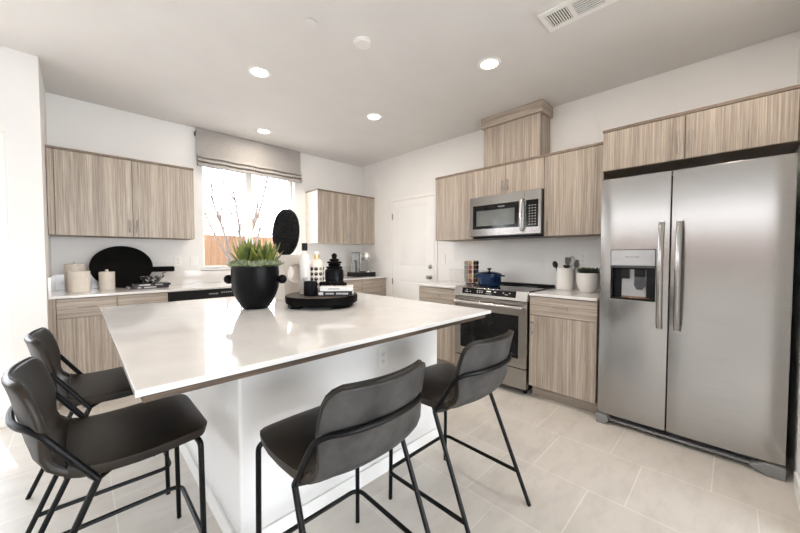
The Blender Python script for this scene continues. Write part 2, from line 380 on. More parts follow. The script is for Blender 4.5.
# ------------------------------------------------------------------ cabinets
MW = lambda s, d, z: (s, YW-d, z)
MR = lambda s, d, z: (XR-d, s, z)
def mbox(bm, M, s0, s1, d0, d1, z0, z1):
    p, q = M(s0, d0, z0), M(s1, d1, z1)
    return box(bm, min(p[0], q[0]), max(p[0], q[0]), min(p[1], q[1]), max(p[1], q[1]), z0, z1)
def pull(M, s0, z0, s1, z1, d, parent, m=None):
    bm = NB(); r = 0.0055; e = 0.03
    a = Vector(M(s0, d+0.032, z0)); b = Vector(M(s1, d+0.032, z1)); u = (b-a).normalized()
    tube(bm, [a, b], r, 8)
    L = (b-a).length
    for t in (0.14, 0.86):
        p = a+(b-a)*t; q = Vector(M(s0+(s1-s0)*t, d-0.001, z0+(z1-z0)*t)); tube(bm, [p, q], r*0.8, 8)
    return mesh_obj('handle', bm, m or M_NICKEL, parent)
def cabinet(name, label, cat, M, s0, s1, depth, z0, z1, fronts, toe=False, trim=False, group=None, end_trim=None, lit_side=None):
    t = thing(name, label, cat, M((s0+s1)/2, depth/2, z0 if not toe else 0), group)
    bm = NB(); mbox(bm, M, s0+0.001, s1-0.001, 0.002, depth, z0, z1-(0.02 if trim else 0)); mesh_obj('body', bm, M_EDGE if lit_side is None else lit_side, t)
    if toe:
        bm = NB(); mbox(bm, M, s0+0.001, s1-0.001, 0.002, depth-0.06, 0, z0); mesh_obj('toe_kick', bm, M_WH, t)
    if trim:
        bm = NB(); mbox(bm, M, s0+0.001, s1-0.001, 0.002, depth+0.026, z1-0.02, z1); mesh_obj('top_trim', bm, M_EDGE, t)
    for k, a, b, c, d, h in fronts:
        bm = NB(); mbox(bm, M, a+0.0022, b-0.0022, depth+0.002, depth+0.021, c+0.0022, d-0.0022)
        f = mesh_obj(k, bm, M_WH if k == 'drawer' else M_WV, t, bevel=0.0012)
        if h: pull(M, *h, depth+0.021, f)
    return t
UZ0, UZ1, UD = 1.413, 2.161, 0.32
UT = UZ1-0.02
cabinet('upper_cabinet', 'greige two-door wall cabinet left of the window, above the black round board', 'cabinet', MW, -0.178, 0.893, UD, UZ0, UZ1,
        [('filler', -0.178, -0.134, UZ0, UT, None), ('door', -0.134, 0.380, UZ0, UT, (0.352, UZ0+0.04, 0.352, UZ0+0.16)), ('door', 0.380, 0.893, UZ0, UT, (0.408, UZ0+0.04, 0.408, UZ0+0.16))], trim=True)
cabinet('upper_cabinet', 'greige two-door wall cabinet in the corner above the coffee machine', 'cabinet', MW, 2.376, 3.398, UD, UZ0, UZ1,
        [('door', 2.376, 2.887, UZ0, UT, (2.857, UZ0+0.04, 2.857, UZ0+0.16)), ('door', 2.887, 3.398, UZ0, UT, (2.917, UZ0+0.04, 2.917, UZ0+0.16))], trim=True, lit_side=M_CREAM)  # cream body stands in for window light on the exposed side
cabinet('upper_cabinet', 'greige single-door wall cabinet left of the microwave beside the white door', 'cabinet', MR, 1.988, 2.506, UD, UZ0, UZ1,
        [('door', 1.988, 2.506, UZ0, UT, (2.018, UZ0+0.03, 2.018, UZ0+0.15))], trim=True)
cabinet('upper_cabinet', 'short greige two-door cabinet directly above the microwave', 'cabinet', MR, 1.226, 1.988, UD, 1.85, UZ1,
        [('door', 1.607, 1.988, 1.852, UT, (1.637, 1.888, 1.637, 1.995)), ('door', 1.226, 1.607, 1.852, UT, (1.577, 1.888, 1.577, 1.995))], trim=True)
cabinet('upper_cabinet', 'greige single-door wall cabinet between microwave and refrigerator, above the utensil crock', 'cabinet', MR, 0.747, 1.226, UD, UZ0, UZ1,
        [('door', 0.747, 1.226, UZ0, UT, (1.198, UZ0+0.03, 1.198, UZ0+0.15))], trim=True)
# boxed duct cover up to the ceiling
t = thing('duct_cover', 'greige boxed vent duct cover between the short cabinet and the ceiling', 'cabinet', (3.28, 1.615, UZ1))
mesh_obj('body', boxes((3.165, XR-0.002, 1.31, 1.92, UZ1+0.001, 2.60)), M_WV, t, bevel=0.001)
mesh_obj('crown', boxes((3.138, XR-0.002, 1.285, 1.945, 2.60, ZC-0.002)), M_WH, t, bevel=0.001)
# cabinet over the refrigerator
FD = XR-2.991-0.021
FZ0, FZ1 = 1.903, 2.225
cabinet('refrigerator_cabinet', 'wide greige two-door cabinet above the steel refrigerator', 'cabinet', MR, -0.268, 0.745, FD, FZ0, FZ1,
        [('door', 0.247, 0.742, FZ0, FZ1-0.02, (0.277, FZ0+0.045, 0.277, FZ0+0.185)), ('door', -0.252, 0.247, FZ0, FZ1-0.02, (0.217, FZ0+0.045, 0.217, FZ0+0.185))], trim=True)

BZ, BT = 0.105, 0.890
BD = 0.598
def base(label, M, s0, s1, hs, drawer=True, dz=0.728):
    sm = (s0+s1)/2
    fr = [('drawer', s0, s1, dz, BT-0.004, (sm-0.06, (dz+BT)/2, sm+0.06, (dz+BT)/2)), ('door', s0, s1, BZ, dz, (hs, dz-0.17, hs, dz-0.05))]
    return cabinet('base_cabinet', label, 'cabinet', M, s0, s1, BD, BZ, BT, fr, toe=True)
base('greige base cabinet with drawer, under the cream canisters', MW, -0.138, 0.231, 0.2)
base('greige base cabinet between the canister cabinet and the dishwasher', MW, 0.231, 0.599, 0.26)
cabinet('sink_cabinet', 'greige sink base cabinet under the window', 'cabinet', MW, 1.205, 2.12, BD, BZ, BT,
        [('drawer', 1.205, 2.12, 0.728, BT-0.004, None), ('door', 1.205, 1.6625, BZ, 0.728, (1.63, 0.56, 1.63, 0.68)), ('door', 1.6625, 2.12, BZ, 0.728, (1.695, 0.56, 1.695, 0.68))], toe=True)
def drawers(label, s0, s1):
    sm = (s0+s1)/2; z = [BZ, 0.36, 0.61, 0.745, BT-0.004]
    cabinet('drawer_cabinet', label, 'cabinet', MW, s0, s1, BD, BZ, BT, [('drawer', s0, s1, a, b, (sm-0.06, (a+b)/2, sm+0.06, (a+b)/2)) for a, b in zip(z, z[1:])], toe=True)
drawers('greige drawer unit left of the corner drawer unit, right of the sink cabinet', 2.12, 2.93)
drawers('greige drawer unit in the far corner under the coffee machine', 2.93, 3.396)
bm = NB(); mbox(bm, MW, -0.179, -0.139, 0.002, BD+0.02, 0, BT); single('filler_strip', bm, M_WV, 'narrow greige filler strip between left wall and base cabinet', 'panel')
base('greige base cabinet left of the oven with one drawer', MR, 1.99, 2.518, 2.03)
base('greige base cabinet right of the oven with one drawer and a door', MR, 0.704, 1.224, 1.195)
# dishwasher
t = thing('dishwasher', 'dishwasher with black control strip under the left counter', 'dishwasher', (0.9, 4.08, 0))
bm = NB(); mbox(bm, MW, 0.603, 1.201, 0.03, 0.59, 0.09, 0.885); mesh_obj('body', bm, M_BLACK, t)
bm = NB(); mbox(bm, MW, 0.604, 1.200, 0.59, 0.625, 0.12, 0.795); mesh_obj('door', bm, M_STEEL, t, bevel=0.004)
bm = NB(); mbox(bm, MW, 0.604, 1.200, 0.59, 0.632, 0.798, 0.885); p = mesh_obj('control_panel', bm, M_BLACK, t, bevel=0.004)
bm = NB(); text_mesh(bm, 'FRIGIDAIRE', 0.017, lambda x, y, d: (0.985+x, YW-0.6325-d, 0.838+y)); 
for k in range(5): mbox(bm, MW, 1.06+k*0.022, 1.07+k*0.022, 0.632, 0.6328, 0.848, 0.856)
mesh_obj('panel_print', bm, M_MARK, p)
bm = NB(); mbox(bm, MW, 0.604, 1.200, 0.03, 0.53, 0.0, 0.088); mesh_obj('toe_kick', bm, M_GAP, t)

# countertops
def counter(label, M, s0, s1, d1, splash, side=None):
    t = thing('countertop', label, 'countertop', M((s0+s1)/2, d1/2, CT-0.022))
    bm = NB(); mbox(bm, M, s0, s1, 0.002, d1, CT-0.022, CT); mesh_obj('slab', bm, M_QUARTZ, t, bevel=0.003)
    bm = NB(); mbox(bm, M, s0, s1, 0.002, 0.022, CT, CT+0.152)
    if side: mbox(bm, M, side, side+0.02, 0.022, d1, CT, CT+0.152)
    mesh_obj('backsplash', bm, M_QUARTZ, t, bevel=0.002)
    return t
bm = None
counter('white quartz counter running under the window along the back wall', MW, -0.178, 3.398, 0.642, True, side=-0.178)
counter('short white quartz counter left of the oven, under the spice rack', MR, 1.990, 2.530, 0.634, True)
counter('white quartz counter between oven and refrigerator', MR, 0.704, 1.224, 0.634, True)

# ------------------------------------------------------------------ island
IX0, IX1, IY0, IY1 = 0.088, 1.736, 0.993, 2.755
t = thing('kitchen_island', 'white walled kitchen island base under the wide quartz top', 'island', (0.95, 2.0, 0))
BX0, BX1, BY0, BY1 = 0.442, 1.70, 1.368, 2.70
mesh_obj('wall_base', boxes((BX0, BX1, BY0, BY1, 0, 0.868)), M_WALL, t, bevel=0.014, segs=3)
bm = NB(); box(bm, BX0-0.013, BX1+0.002, BY0-0.013, BY0-0.0005, 0, 0.085); box(bm, BX0-0.013, BX0-0.0005, BY0-0.0005, BY1, 0, 0.085); mesh_obj('baseboard', bm, M_TRIM, t, bevel=0.003)
mesh_obj('support_board', boxes((IX0+0.018, IX1-0.018, IY0+0.03, IY1-0.02, 0.869, CT-0.0185)), M_PLY, t)
bm = boxes((IX0, IX1, IY0, IY1, CT-0.018, CT)); single('island_countertop', bm, M_QUARTZ, 'wide white quartz island top in the middle of the kitchen', 'countertop', loc=((IX0+IX1)/2, (IY0+IY1)/2, CT-0.018), bevel=0.002)

# outlets and switches
def outlet(M, s, z, label, switch=False):
    t = thing('light_switch' if switch else 'wall_outlet', label, 'switch' if switch else 'outlet', M(s, 0, z))
    bm = NB(); mbox(bm, M, s-0.036, s+0.036, 0.0005, 0.007, z-0.058, z+0.058); mesh_obj('plate', bm, M_TRIM, t, bevel=0.002)
    if switch:
        bm = NB(); mbox(bm, M, s-0.017, s+0.017, 0.007, 0.010, z-0.033, z+0.033); mesh_obj('rocker', bm, M_TRIM, t, bevel=0.001)
    else:
        for dz in (0.02, -0.02):
            bm = NB(); mbox(bm, M, s-0.017, s+0.017, 0.007, 0.009, z+dz-0.014, z+dz+0.014); so = mesh_obj('socket', bm, M_TRIM, t, bevel=0.001)
            bm = NB()
            for q in (-0.006, 0.006): mbox(bm, M, s+q-0.0012, s+q+0.0012, 0.009, 0.0094, z+dz-0.002, z+dz+0.007)
            mbox(bm, M, s-0.002, s+0.002, 0.009, 0.0094, z+dz-0.010, z+dz-0.006)
            mesh_obj('slot', bm, M_BLACK, so)
outlet(MW, 0.797, 1.173, 'white outlet on the wall right of the black board handle')
outlet(MW, 0.950, 1.173, 'white rocker switch on the wall just left of the window', True)
outlet(MR, 2.647, 1.19, 'white switch on the wall between the white door and the spice rack', True)
outlet(MR, 0.985, 1.21, 'white outlet on the wall behind the cooking utensils')
MI = lambda s, d, z: (s, BY0-d, z)
outlet(MI, 1.205, 0.665, 'white outlet on the island wall below the overhanging top')

# ------------------------------------------------------------------ refrigerator
RY0, RY1, RM = -0.233, 0.682, 0.284
RZ0, RZ1, RXF = 0.077, 1.785, 2.733
t = thing('refrigerator', 'tall stainless steel side-by-side refrigerator at the right', 'refrigerator', (3.05, 0.22, 0))
mesh_obj('body', boxes((RXF+0.075, 3.375, RY0+0.004, RY1-0.004, 0.02, 1.765)), M_DARKSTEEL, t, bevel=0.004)
fr_ = lambda a, b, d: (RXF+d, a, b)
dy0, dy1, dz0, dz1 = 0.356, 0.613, 0.928, 1.278
def bowed_door(name, y0, y1, hole=None):
    bm = NB(); n = 14
    ys = [y0+(y1-y0)*i/n for i in range(n+1)]
    if hole: ys = sorted(set([y for y in ys if not (hole[0]-0.008 < y < hole[0]+0.008) and not (hole[1]-0.008 < y < hole[1]+0.008)]+[hole[0], hole[1]]))
    zs = [RZ0, RZ1] if not hole else [RZ0, hole[2], hole[3], RZ1]
    def dep(y):
        t = (y-y0)/(y1-y0)*2-1
        return 0.010*abs(t)**4
    F = [[bm.verts.new((RXF+dep(y), y, z)) for z in zs] for y in ys]
    B = [[bm.verts.new((RXF+0.068, y, z)) for z in zs] for y in ys]
    inh = lambda i, j: bool(hole) and j == 1 and ys[i] >= hole[0]-1e-6 and ys[i+1] <= hole[1]+1e-6
    for i in range(len(ys)-1):
        for j in range(len(zs)-1):
            if inh(i, j): continue
            bm.faces.new((F[i][j], F[i+1][j], F[i+1][j+1], F[i][j+1])); bm.faces.new((B[i][j], B[i][j+1], B[i+1][j+1], B[i+1][j]))
        bm.faces.new((F[i][0], B[i][0], B[i+1][0], F[i+1][0])); bm.faces.new((F[i][-1], F[i+1][-1], B[i+1][-1], B[i][-1]))
        if inh(i, 1):
            bm.faces.new((F[i][1], F[i+1][1], B[i+1][1], B[i][1])); bm.faces.new((F[i][2], B[i][2], B[i+1][2], F[i+1][2]))
    for k in (0, len(ys)-1):
        for j in range(len(zs)-1): bm.faces.new((F[k][j], F[k][j+1], B[k][j+1], B[k][j]))
    if hole:
        for y in (hole[0], hole[1]):
            k = min(range(len(ys)), key=lambda q: abs(ys[q]-y)); bm.faces.new((F[k][1], B[k][1], B[k][2], F[k][2]))
    return mesh_obj(name, bm, M_STEEL, t, angle=30, bevel=0.003)
ldoor = bowed_door('freezer_door', RM+0.003, RY1, (dy0, dy1, dz0, dz1))
rdoor = bowed_door('fridge_door', RY0, RM-0.003)
def fhandle(y, par, m_=None):
    bm = NB(); n = 18; rings = []
    for i in range(n+1):
        u = i/n; z = 0.756+(1.455-0.756)*u
        x = RXF-0.012-0.045*math.sin(PI*min(1, max(0, u)))**0.55
        w = 0.017
        rings.append([bm.verts.new((x+dx, y+dy, z)) for dx, dy in ((-0.010, -w*0.7), (-0.014, 0), (-0.010, w*0.7), (0.0, w), (0.008, w*0.8), (0.008, -w*0.8), (0.0, -w))])
    for a, b in zip(rings, rings[1:]):
        for k in range(7): bm.faces.new((a[k], a[(k+1) % 7], b[(k+1) % 7], b[k]))
    bm.faces.new(rings[0]); bm.faces.new(rings[-1])
    for z in (0.765, 1.446): box(bm, RXF-0.02, RXF+0.004, y-0.014, y+0.014, z-0.018, z+0.018)
    return mesh_obj('handle', bm, M_STEEL, par, angle=50)
fhandle(0.327, ldoor); fhandle(0.238, rdoor)
# dispenser
d = mesh_obj('dispenser_recess', boxes((RXF+0.055, RXF+0.066, dy0, dy1, dz0, dz1), (RXF+0.004, RXF+0.055, dy0, dy0+0.012, dz0, 1.165), (RXF+0.004, RXF+0.055, dy1-0.012, dy1, dz0, 1.165), (RXF+0.004, RXF+0.055, dy0, dy1, dz0, dz0+0.012)), M_BLACK, ldoor)
mesh_obj('dispenser_panel', boxes((RXF-0.001, RXF+0.05, dy0+0.003, dy1-0.003, 1.168, dz1-0.003)), M_LGREY, ldoor, bevel=0.003)
mesh_obj('dispenser_visor', boxes((RXF-0.003, RXF+0.05, dy0+0.003, dy1-0.003, 1.150, 1.167)), M_DARKSTEEL, ldoor, bevel=0.003)
bm = NB(); text_mesh(bm, 'FRIGIDAIRE', 0.016, lambda x, y, d: (RXF-0.0014-d, 0.487-x, 1.222+y)); mesh_obj('badge', bm, M_DMARK, ldoor)
mesh_obj('splash_plate', boxes((RXF+0.048, RXF+0.054, dy0+0.055, dy1-0.06, 0.95, 1.14)), M_LGREY, ldoor, bevel=0.002)
bm = NB(); box(bm, RXF+0.02, RXF+0.048, 0.505, 0.555, 1.075, 1.145); box(bm, RXF+0.015, RXF+0.048, 0.415, 0.475, 1.09, 1.145); mesh_obj('spout', bm, M_BLACK, ldoor, bevel=0.004)
bm = NB(); prism(bm, [(0.415, 1.09), (0.475, 1.09), (0.478, 1.03), (0.462, 1.0), (0.43, 1.0), (0.412, 1.03)], fr_, 0.028, 0.036); mesh_obj('paddle', bm, M_DARKSTEEL, ldoor)
bm = NB(); lathe(bm, [(0, 0.0), (0.078, 0.0), (0.084, 0.006), (0.0, 0.010)], (RXF+0.030, 0.470, 0.9405), 28, 0, (0.3, 1)); mesh_obj('brown_oval', bm, M_SPKBROWN, ldoor)  # brown speckled oval on the recess floor
# toe grille and leg covers
bm = NB(); box(bm, RXF+0.045, RXF+0.07, RY0+0.10, RY1-0.03, 0.028, 0.072)
mesh_obj('toe_grille', bm, M_GAP, t)
bm = NB()
for k in range(3): box(bm, RXF+0.036, RXF+0.046, RY0+0.10, RY1-0.03, 0.046+k*0.011, 0.050+k*0.011)
mesh_obj('grille_slats', bm, M_DARKSTEEL, t)
mesh_obj('base_rail', boxes((RXF+0.022, RXF+0.05, RY0+0.06, RY1-0.02, 0.024, 0.040)), M_GREYPL, t, bevel=0.003)
for y0, y1, w in ((RY0-0.002, RY0+0.075, 0.06), (RY1-0.065, RY1+0.004, -0.05)):
    bm = NB()
    pr = [(y0, 0.0), (y1, 0.0), (y1, 0.066), (y0, 0.066)]
    if w > 0: pr = [(y0, 0.0), (y1-0.01, 0.0), (y1+w, 0.03), (y1+w, 0.045), (y1, 0.07), (y0, 0.07)]
    else: pr = [(y1, 0.0), (y0+0.01, 0.0), (y0+w*0.2, 0.03), (y0+w*0.2, 0.045), (y0, 0.07), (y1, 0.07)]
    prism(bm, pr, lambda a, b, d: (RXF+d, a, b), -0.012, 0.06)
    mesh_obj('leg_cover', bm, M_GREYPL, t, bevel=0.004)

# ------------------------------------------------------------------ oven range
GY0, GY1 = 1.2285, 1.9845
t = thing('oven_range', 'stainless steel slide-in range with black glass cooktop', 'oven', (3.06, 1.606, 0))
mesh_obj('body', boxes((2.80, 3.37, GY0+0.003, GY1-0.003, 0.05, 0.905)), M_BLACK, t)
ck = mesh_obj('cooktop', boxes((2.775, 3.372, GY0, GY1, 0.906, 0.926)), M_BGLASS, t, bevel=0.003)
bm = NB()
for cx, cy, r in ((2.93, 1.42, 0.10), (2.93, 1.79, 0.115), (3.20, 1.42, 0.08), (3.20, 1.79, 0.09)):
    for rr in (r, r-0.02): tube(bm, [(cx+rr*math.cos(2*PI*k/36), cy+rr*math.sin(2*PI*k/36), 0.9261) for k in range(36)], 0.0008, 4, closed=True)
mesh_obj('burner_ring', bm, M_DMARK, ck)
mesh_obj('rear_vent', boxes((3.31, 3.372, GY0+0.002, GY1-0.002, 0.9265, 0.946)), M_BLACK, t, bevel=0.004)
# sloped control panel
fp = lambda a, b, d: (a, d, b)
bm = NB(); prism(bm, [(2.728, 0.838), (2.80, 0.838), (2.80, 0.924), (2.772, 0.928), (2.752, 0.920), (2.736, 0.862)], fp, GY0, GY1); cp = mesh_obj('control_panel', bm, M_STEEL2, t, bevel=0.003)
n_ = Vector((-(0.920-0.862), 0, 0.016)).normalized()
bl = Vector((2.736, 0, 0.862)); tl = Vector((2.752, 0, 0.920)); up = (tl-bl)
def onp(s, u, d): return tuple(bl + up*u + n_*d + Vector((0, s, 0)))
bm = NB(); prism(bm, [(1.33, 0.0), (1.895, 0.0), (1.895, 0.98), (1.33, 0.98)], lambda a, b, d: onp(a, b, d), -0.003, 0.0012); dp = mesh_obj('display', bm, M_BGLASS, cp)
bm = NB()
for s, u, w, h in [(1.85, .35, .012, .1), (1.83, .35, .012, .1), (1.84, .65, .012, .1), (1.80, .4, .010, .1), (1.72, .6, .012, .1), (1.72, .35, .012, .1), (1.695, .6, .012, .1), (1.695, .35, .012, .1), (1.67, .6, .012, .1), (1.67, .35, .012, .1), (1.60, .62, .045, .2), (1.535, .6, .02, .12), (1.60, .25, .06, .05), (1.45, .6, .012, .1), (1.42, .35, .03, .06), (1.39, .6, .012, .1)]:
    prism(bm, [(s-w/2, u-h/2), (s+w/2, u-h/2), (s+w/2, u+h/2), (s-w/2, u+h/2)], lambda a, b, d: onp(a, b, d), 0.0012, 0.0016)
mesh_obj('panel_print', bm, M_MARK, dp)
fo = lambda a, b, d: (2.74+d, a, b)
bm = NB(); frame(bm, (GY0+0.004, GY1-0.004, 0.245, 0.832), (1.305, 1.915, 0.325, 0.705), 0, 0.055, fo); od = mesh_obj('oven_door', bm, M_STEEL, t, bevel=0.003)
ow = mesh_obj('oven_window', boxes((2.746, 2.775, 1.305, 1.915, 0.325, 0.705)), M_BGLASS, od)
bm = NB(); tube(bm, fillet([(2.745, GY0+0.035, 0.785), (2.685, GY0+0.035, 0.785), (2.685, GY1-0.035, 0.785), (2.745, GY1-0.035, 0.785)], 0.02), 0.014, 12); mesh_obj('handle', bm, M_STEEL2, od)
mesh_obj('storage_drawer', boxes((2.742, 2.80, GY0+0.004, GY1-0.004, 0.062, 0.238)), M_STEEL, t, bevel=0.003)
for y in (GY0+0.05, GY1-0.05):
    for x in (2.84, 3.3):
        bm = NB(); lathe(bm, [(0.018, 0), (0.018, 0.05)], (x, y, 0), 12); mesh_obj('foot', bm, M_BLACK, t)

# ------------------------------------------------------------------ microwave
t = thing('microwave', 'stainless over-the-range microwave mounted under the short cabinet', 'microwave', (3.2, 1.606, 1.43))
MY0, MY1, MX, MZ0, MZ1 = 1.2285, 1.9845, 3.0, 1.440, 1.847
mesh_obj('body', boxes((MX+0.03, XR-0.003, MY0+0.002, MY1-0.002, MZ0-0.004, MZ1)), M_DARKSTEEL, t)
fm = lambda a, b, d: (MX+d, a, b)
bm = NB(); frame(bm, (1.386, MY1, MZ0, MZ1), (1.436, 1.945, 1.512, 1.755), 0, 0.03, fm); md = mesh_obj('door', bm, M_STEEL, t, bevel=0.002)
bm = NB(); frame(bm, (1.436, 1.945, 1.512, 1.755), (1.48, 1.905, 1.542, 1.700), 0.001, 0.022, fm); mesh_obj('door_border', bm, M_BGLASS, md)
mesh_obj('door_window', boxes((MX+0.006, MX+0.022, 1.48, 1.905, 1.542, 1.700)), M_OVGLASS, md)
bm = NB(); text_mesh(bm, 'FRIGIDAIRE', 0.014, lambda x, y, d: (MX+0.0006-d, 1.62-x, 1.722+y)); mesh_obj('badge', bm, M_MARK, md)
bm = NB(); tube(bm, fillet([(MX+0.004, 1.398, 1.475), (MX-0.035, 1.398, 1.48), (MX-0.052, 1.398, 1.62), (MX-0.035, 1.398, 1.765), (MX+0.004, 1.398, 1.77)], 0.05, 8), 0.0125, 12); mesh_obj('handle', bm, M_STEEL2, md)
bm = NB(); frame(bm, (MY0, 1.384, MZ0, MZ1), (1.252, 1.368, 1.505, 1.755), 0, 0.03, fm); mesh_obj('control_frame', bm, M_STEEL, t, bevel=0.002)
kp = mesh_obj('keypad', boxes((MX+0.001, MX+0.026, 1.252, 1.368, 1.505, 1.755)), M_BGLASS, t)
bm = NB()
for i in range(3):
    for j in range(8): box(bm, MX+0.0002, MX+0.0012, 1.274+i*0.027, 1.285+i*0.027, 1.525+j*0.025, 1.531+j*0.025)
mesh_obj('key_print', bm, M_MARK, kp)
mesh_obj('vent_lip', boxes((MX+0.06, XR-0.01, MY0+0.01, MY1-0.01, MZ0-0.024, MZ0-0.0045)), M_BLACK, t)

# ------------------------------------------------------------------ bar stools
def make_stool(label):
    st = thing('bar_stool', label, 'stool', (0, 0, 0), 'leather bar stools around the island')
    # profile: y, z, half width, side sweep forward, side rise
    prof = [(0.290, 0.588, 0.135, 0, 0), (0.287, 0.594, 0.163, 0, -0.002), (0.279, 0.599, 0.190, 0, -0.005), (0.262, 0.604, 0.211, 0, -0.008), (0.230, 0.608, 0.224, 0, -0.011), (0.15, 0.606, 0.231, 0, -0.014), (0.07, 0.600, 0.229, 0, -0.012), (-0.01, 0.593, 0.222, 0, -0.004), (-0.065, 0.589, 0.213, 0.005, 0.006),
            (-0.105, 0.590, 0.208, 0.012, 0.018), (-0.135, 0.606, 0.206, 0.02, 0.022), (-0.155, 0.635, 0.206, 0.03, 0.02), (-0.168, 0.68, 0.207, 0.042, 0.012), (-0.178, 0.73, 0.208, 0.052, 0.006), (-0.187, 0.78, 0.207, 0.052, 0), (-0.196, 0.825, 0.203, 0.048, 0), (-0.203, 0.852, 0.195, 0.044, 0), (-0.208, 0.868, 0.180, 0.038, 0), (-0.211, 0.877, 0.155, 0.03, 0)]
    NU = 14
    def P(v, u): 
        y, z, w, sy, sz = v
        return Vector((u*w, y+sy*u*u, z+sz*abs(u)**3))
    def shell(rows, name, m):
        bm = NB(); g = [[bm.verts.new(P(v, -1+2*i/NU)) for i in range(NU+1)] for v in rows]
        for a, b in zip(g, g[1:]):
            for i in range(NU): bm.faces.new((a[i], a[i+1], b[i+1], b[i]))
        o = mesh_obj(name, bm, [m, M_LBACK], st, angle=180)
        # normals must face the sitter
        me = o.data
        if name == 'seat' and me.polygons[len(me.polygons)//2].normal.z < 0 or name == 'backrest' and me.polygons[len(me.polygons)//2].normal.y < 0: me.flip_normals()
        s = o.modifiers.new('thickness', 'SOLIDIFY'); s.thickness = 0.030 if name == 'seat' else 0.026; s.offset = -1; s.material_offset = 1; s.material_offset_rim = 0
        b = o.modifiers.new('round', 'BEVEL'); b.width = 0.010; b.segments = 3; b.limit_method = 'ANGLE'; b.angle_limit = R(50)
        return o
    J = 9
    seat = shell(prof[:J+1], 'seat', M_LEATHER); back = shell([(prof[J-1][0], prof[J-1][1]-0.007, prof[J-1][2]-0.004, prof[J-1][3], prof[J-1][4])] + prof[J:], 'backrest', M_LEATHER)
    bm = NB(); tube(bm, [P(prof[J], -1+2*i/NU)+Vector((0, 0.002, 0.001)) for i in range(NU+1)], 0.0022, 6); mesh_obj('seam', bm, M_STITCH, back)
    bm = NB()
    rim = [P(v, -1) for v in prof[J:]] + [P(prof[-1], -1+2*i/NU) for i in range(1, NU)] + [P(v, 1) for v in prof[J:][::-1]]
    tube(bm, [p+Vector((0, -0.006, 0)) for p in rim], 0.003, 6); mesh_obj('piping', bm, M_STITCH, back)
    r = 0.0098
    K = lambda s: Vector((s*0.222, -0.028, 0.548))
    for s in (-1, 1):
        bm = NB(); tube(bm, fillet([(s*0.226, 0.255, 0), (s*0.222, 0.250, 0.552), (s*0.180, 0.235, 0.568)], 0.03), r, 10); mesh_obj('leg', bm, M_TUBE, st)
        bm = NB(); tube(bm, [(s*0.232, -0.262, 0), K(s)], r, 10); mesh_obj('leg', bm, M_TUBE, st)
    bm = NB()
    for s in (-1, 1): tube(bm, fillet([(s*0.182, 0.240, 0.567), (s*0.182, 0.02, 0.558), K(s)], 0.03), r*0.8, 10)
    tube(bm, fillet([K(-1), (-0.17, -0.05, 0.546), (0.17, -0.05, 0.546), K(1)], 0.03), r*0.85, 10); tube(bm, [(-0.182, 0.13, 0.5625), (0.182, 0.13, 0.5625)], r*0.7, 10)
    mesh_obj('seat_frame', bm, M_TUBE, st)
    bm = NB(); tube(bm, fillet([K(-1), (-0.220, -0.150, 0.738), (-0.13, -0.206, 0.744), (0, -0.222, 0.745), (0.13, -0.206, 0.744), (0.220, -0.150, 0.738), K(1)], 0.055, 7), r, 10); mesh_obj('back_bar', bm, M_TUBE, st)
    fy = -0.262+(0.145/0.548)*(0.262-0.028)
    bm = NB(); tube(bm, fillet([(-0.230, fy, 0.145), (-0.238, 0.268, 0.145), (0.238, 0.268, 0.145), (0.230, fy, 0.145)], 0.05, 7), r*0.95, 10); mesh_obj('footrest', bm, M_TUBE, st)
    return st
s0 = make_stool('black leather bar stool seen from behind, nearest the camera at the middle of the picture')
s0.location = (0.670, 0.937, 0)
dup(s0, (1.330, 0.937, 0), 0, 'black leather bar stool at the near island side closest to the oven')
dup(s0, (0.055, 1.580, 0), -PI/2, 'black leather bar stool at the left island end nearest the camera')
dup(s0, (0.048, 2.252, 0), -PI/2, 'black leather bar stool at the left island end, farther back beside the cabinets')

# ------------------------------------------------------------------ ceiling fixtures
def can(x, y, label, power=2.9):
    t = thing('ceiling_light', label, 'ceiling light', (x, y, ZC), 'recessed ceiling lights')
    bm = NB(); lathe(bm, [(0.062, -0.0015), (0.064, -0.006), (0.085, -0.004), (0.088, -0.0005), (0.062, -0.0005)], (x, y, ZC), 36); mesh_obj('trim_ring', bm, M_TRIM, t)
    bm = NB(); lathe(bm, [(0, -0.003), (0.0625, -0.003), (0.0625, -0.0005), (0, -0.0005)], (x, y, ZC), 36); mesh_obj('diffuser', bm, M_LAMP, t)
    l = lamp('lamp', 'AREA', (0, 0, -0.006), (0, 0, 0), power, (1.0, 0.90, 0.79), shape='DISK', size=0.12); l.parent = t
can(1.07, 2.70, 'round recessed ceiling light above the plant on the island')
can(2.285, 1.345, 'round recessed ceiling light nearest the air vent')
can(1.60, 3.93, 'round recessed ceiling light in front of the window shade')
can(2.27, 2.70, 'round recessed ceiling light nearest the white door')
can(1.07, 1.345, 'added unseen ceiling light over the near edge of the island')  # out of view, added to brighten the island top
can(2.285, 0.0, 'added unseen ceiling light in front of the refrigerator')  # out of view, added to bring warm light to the right side
t = thing('smoke_detector', 'round white disc on the ceiling nearest the recessed light', 'smoke detector', (1.432, 1.825, ZC))
bm = NB(); lathe(bm, [(0.058, -0.0085), (0.059, -0.014), (0.052, -0.020), (0, -0.022)], (1.432, 1.825, ZC), 32); mesh_obj('cover', bm, M_TRIM, t)
bm = NB(); lathe(bm, [(0.064, -0.0005), (0.064, -0.007), (0.058, -0.008), (0.058, -0.0005)], (1.432, 1.825, ZC), 32); mesh_obj('base_ring', bm, M_TRIM, t)
t = thing('sprinkler_cover', 'small flat round cap on the ceiling left of the larger white disc', 'sprinkler', (1.075, 1.905, ZC))
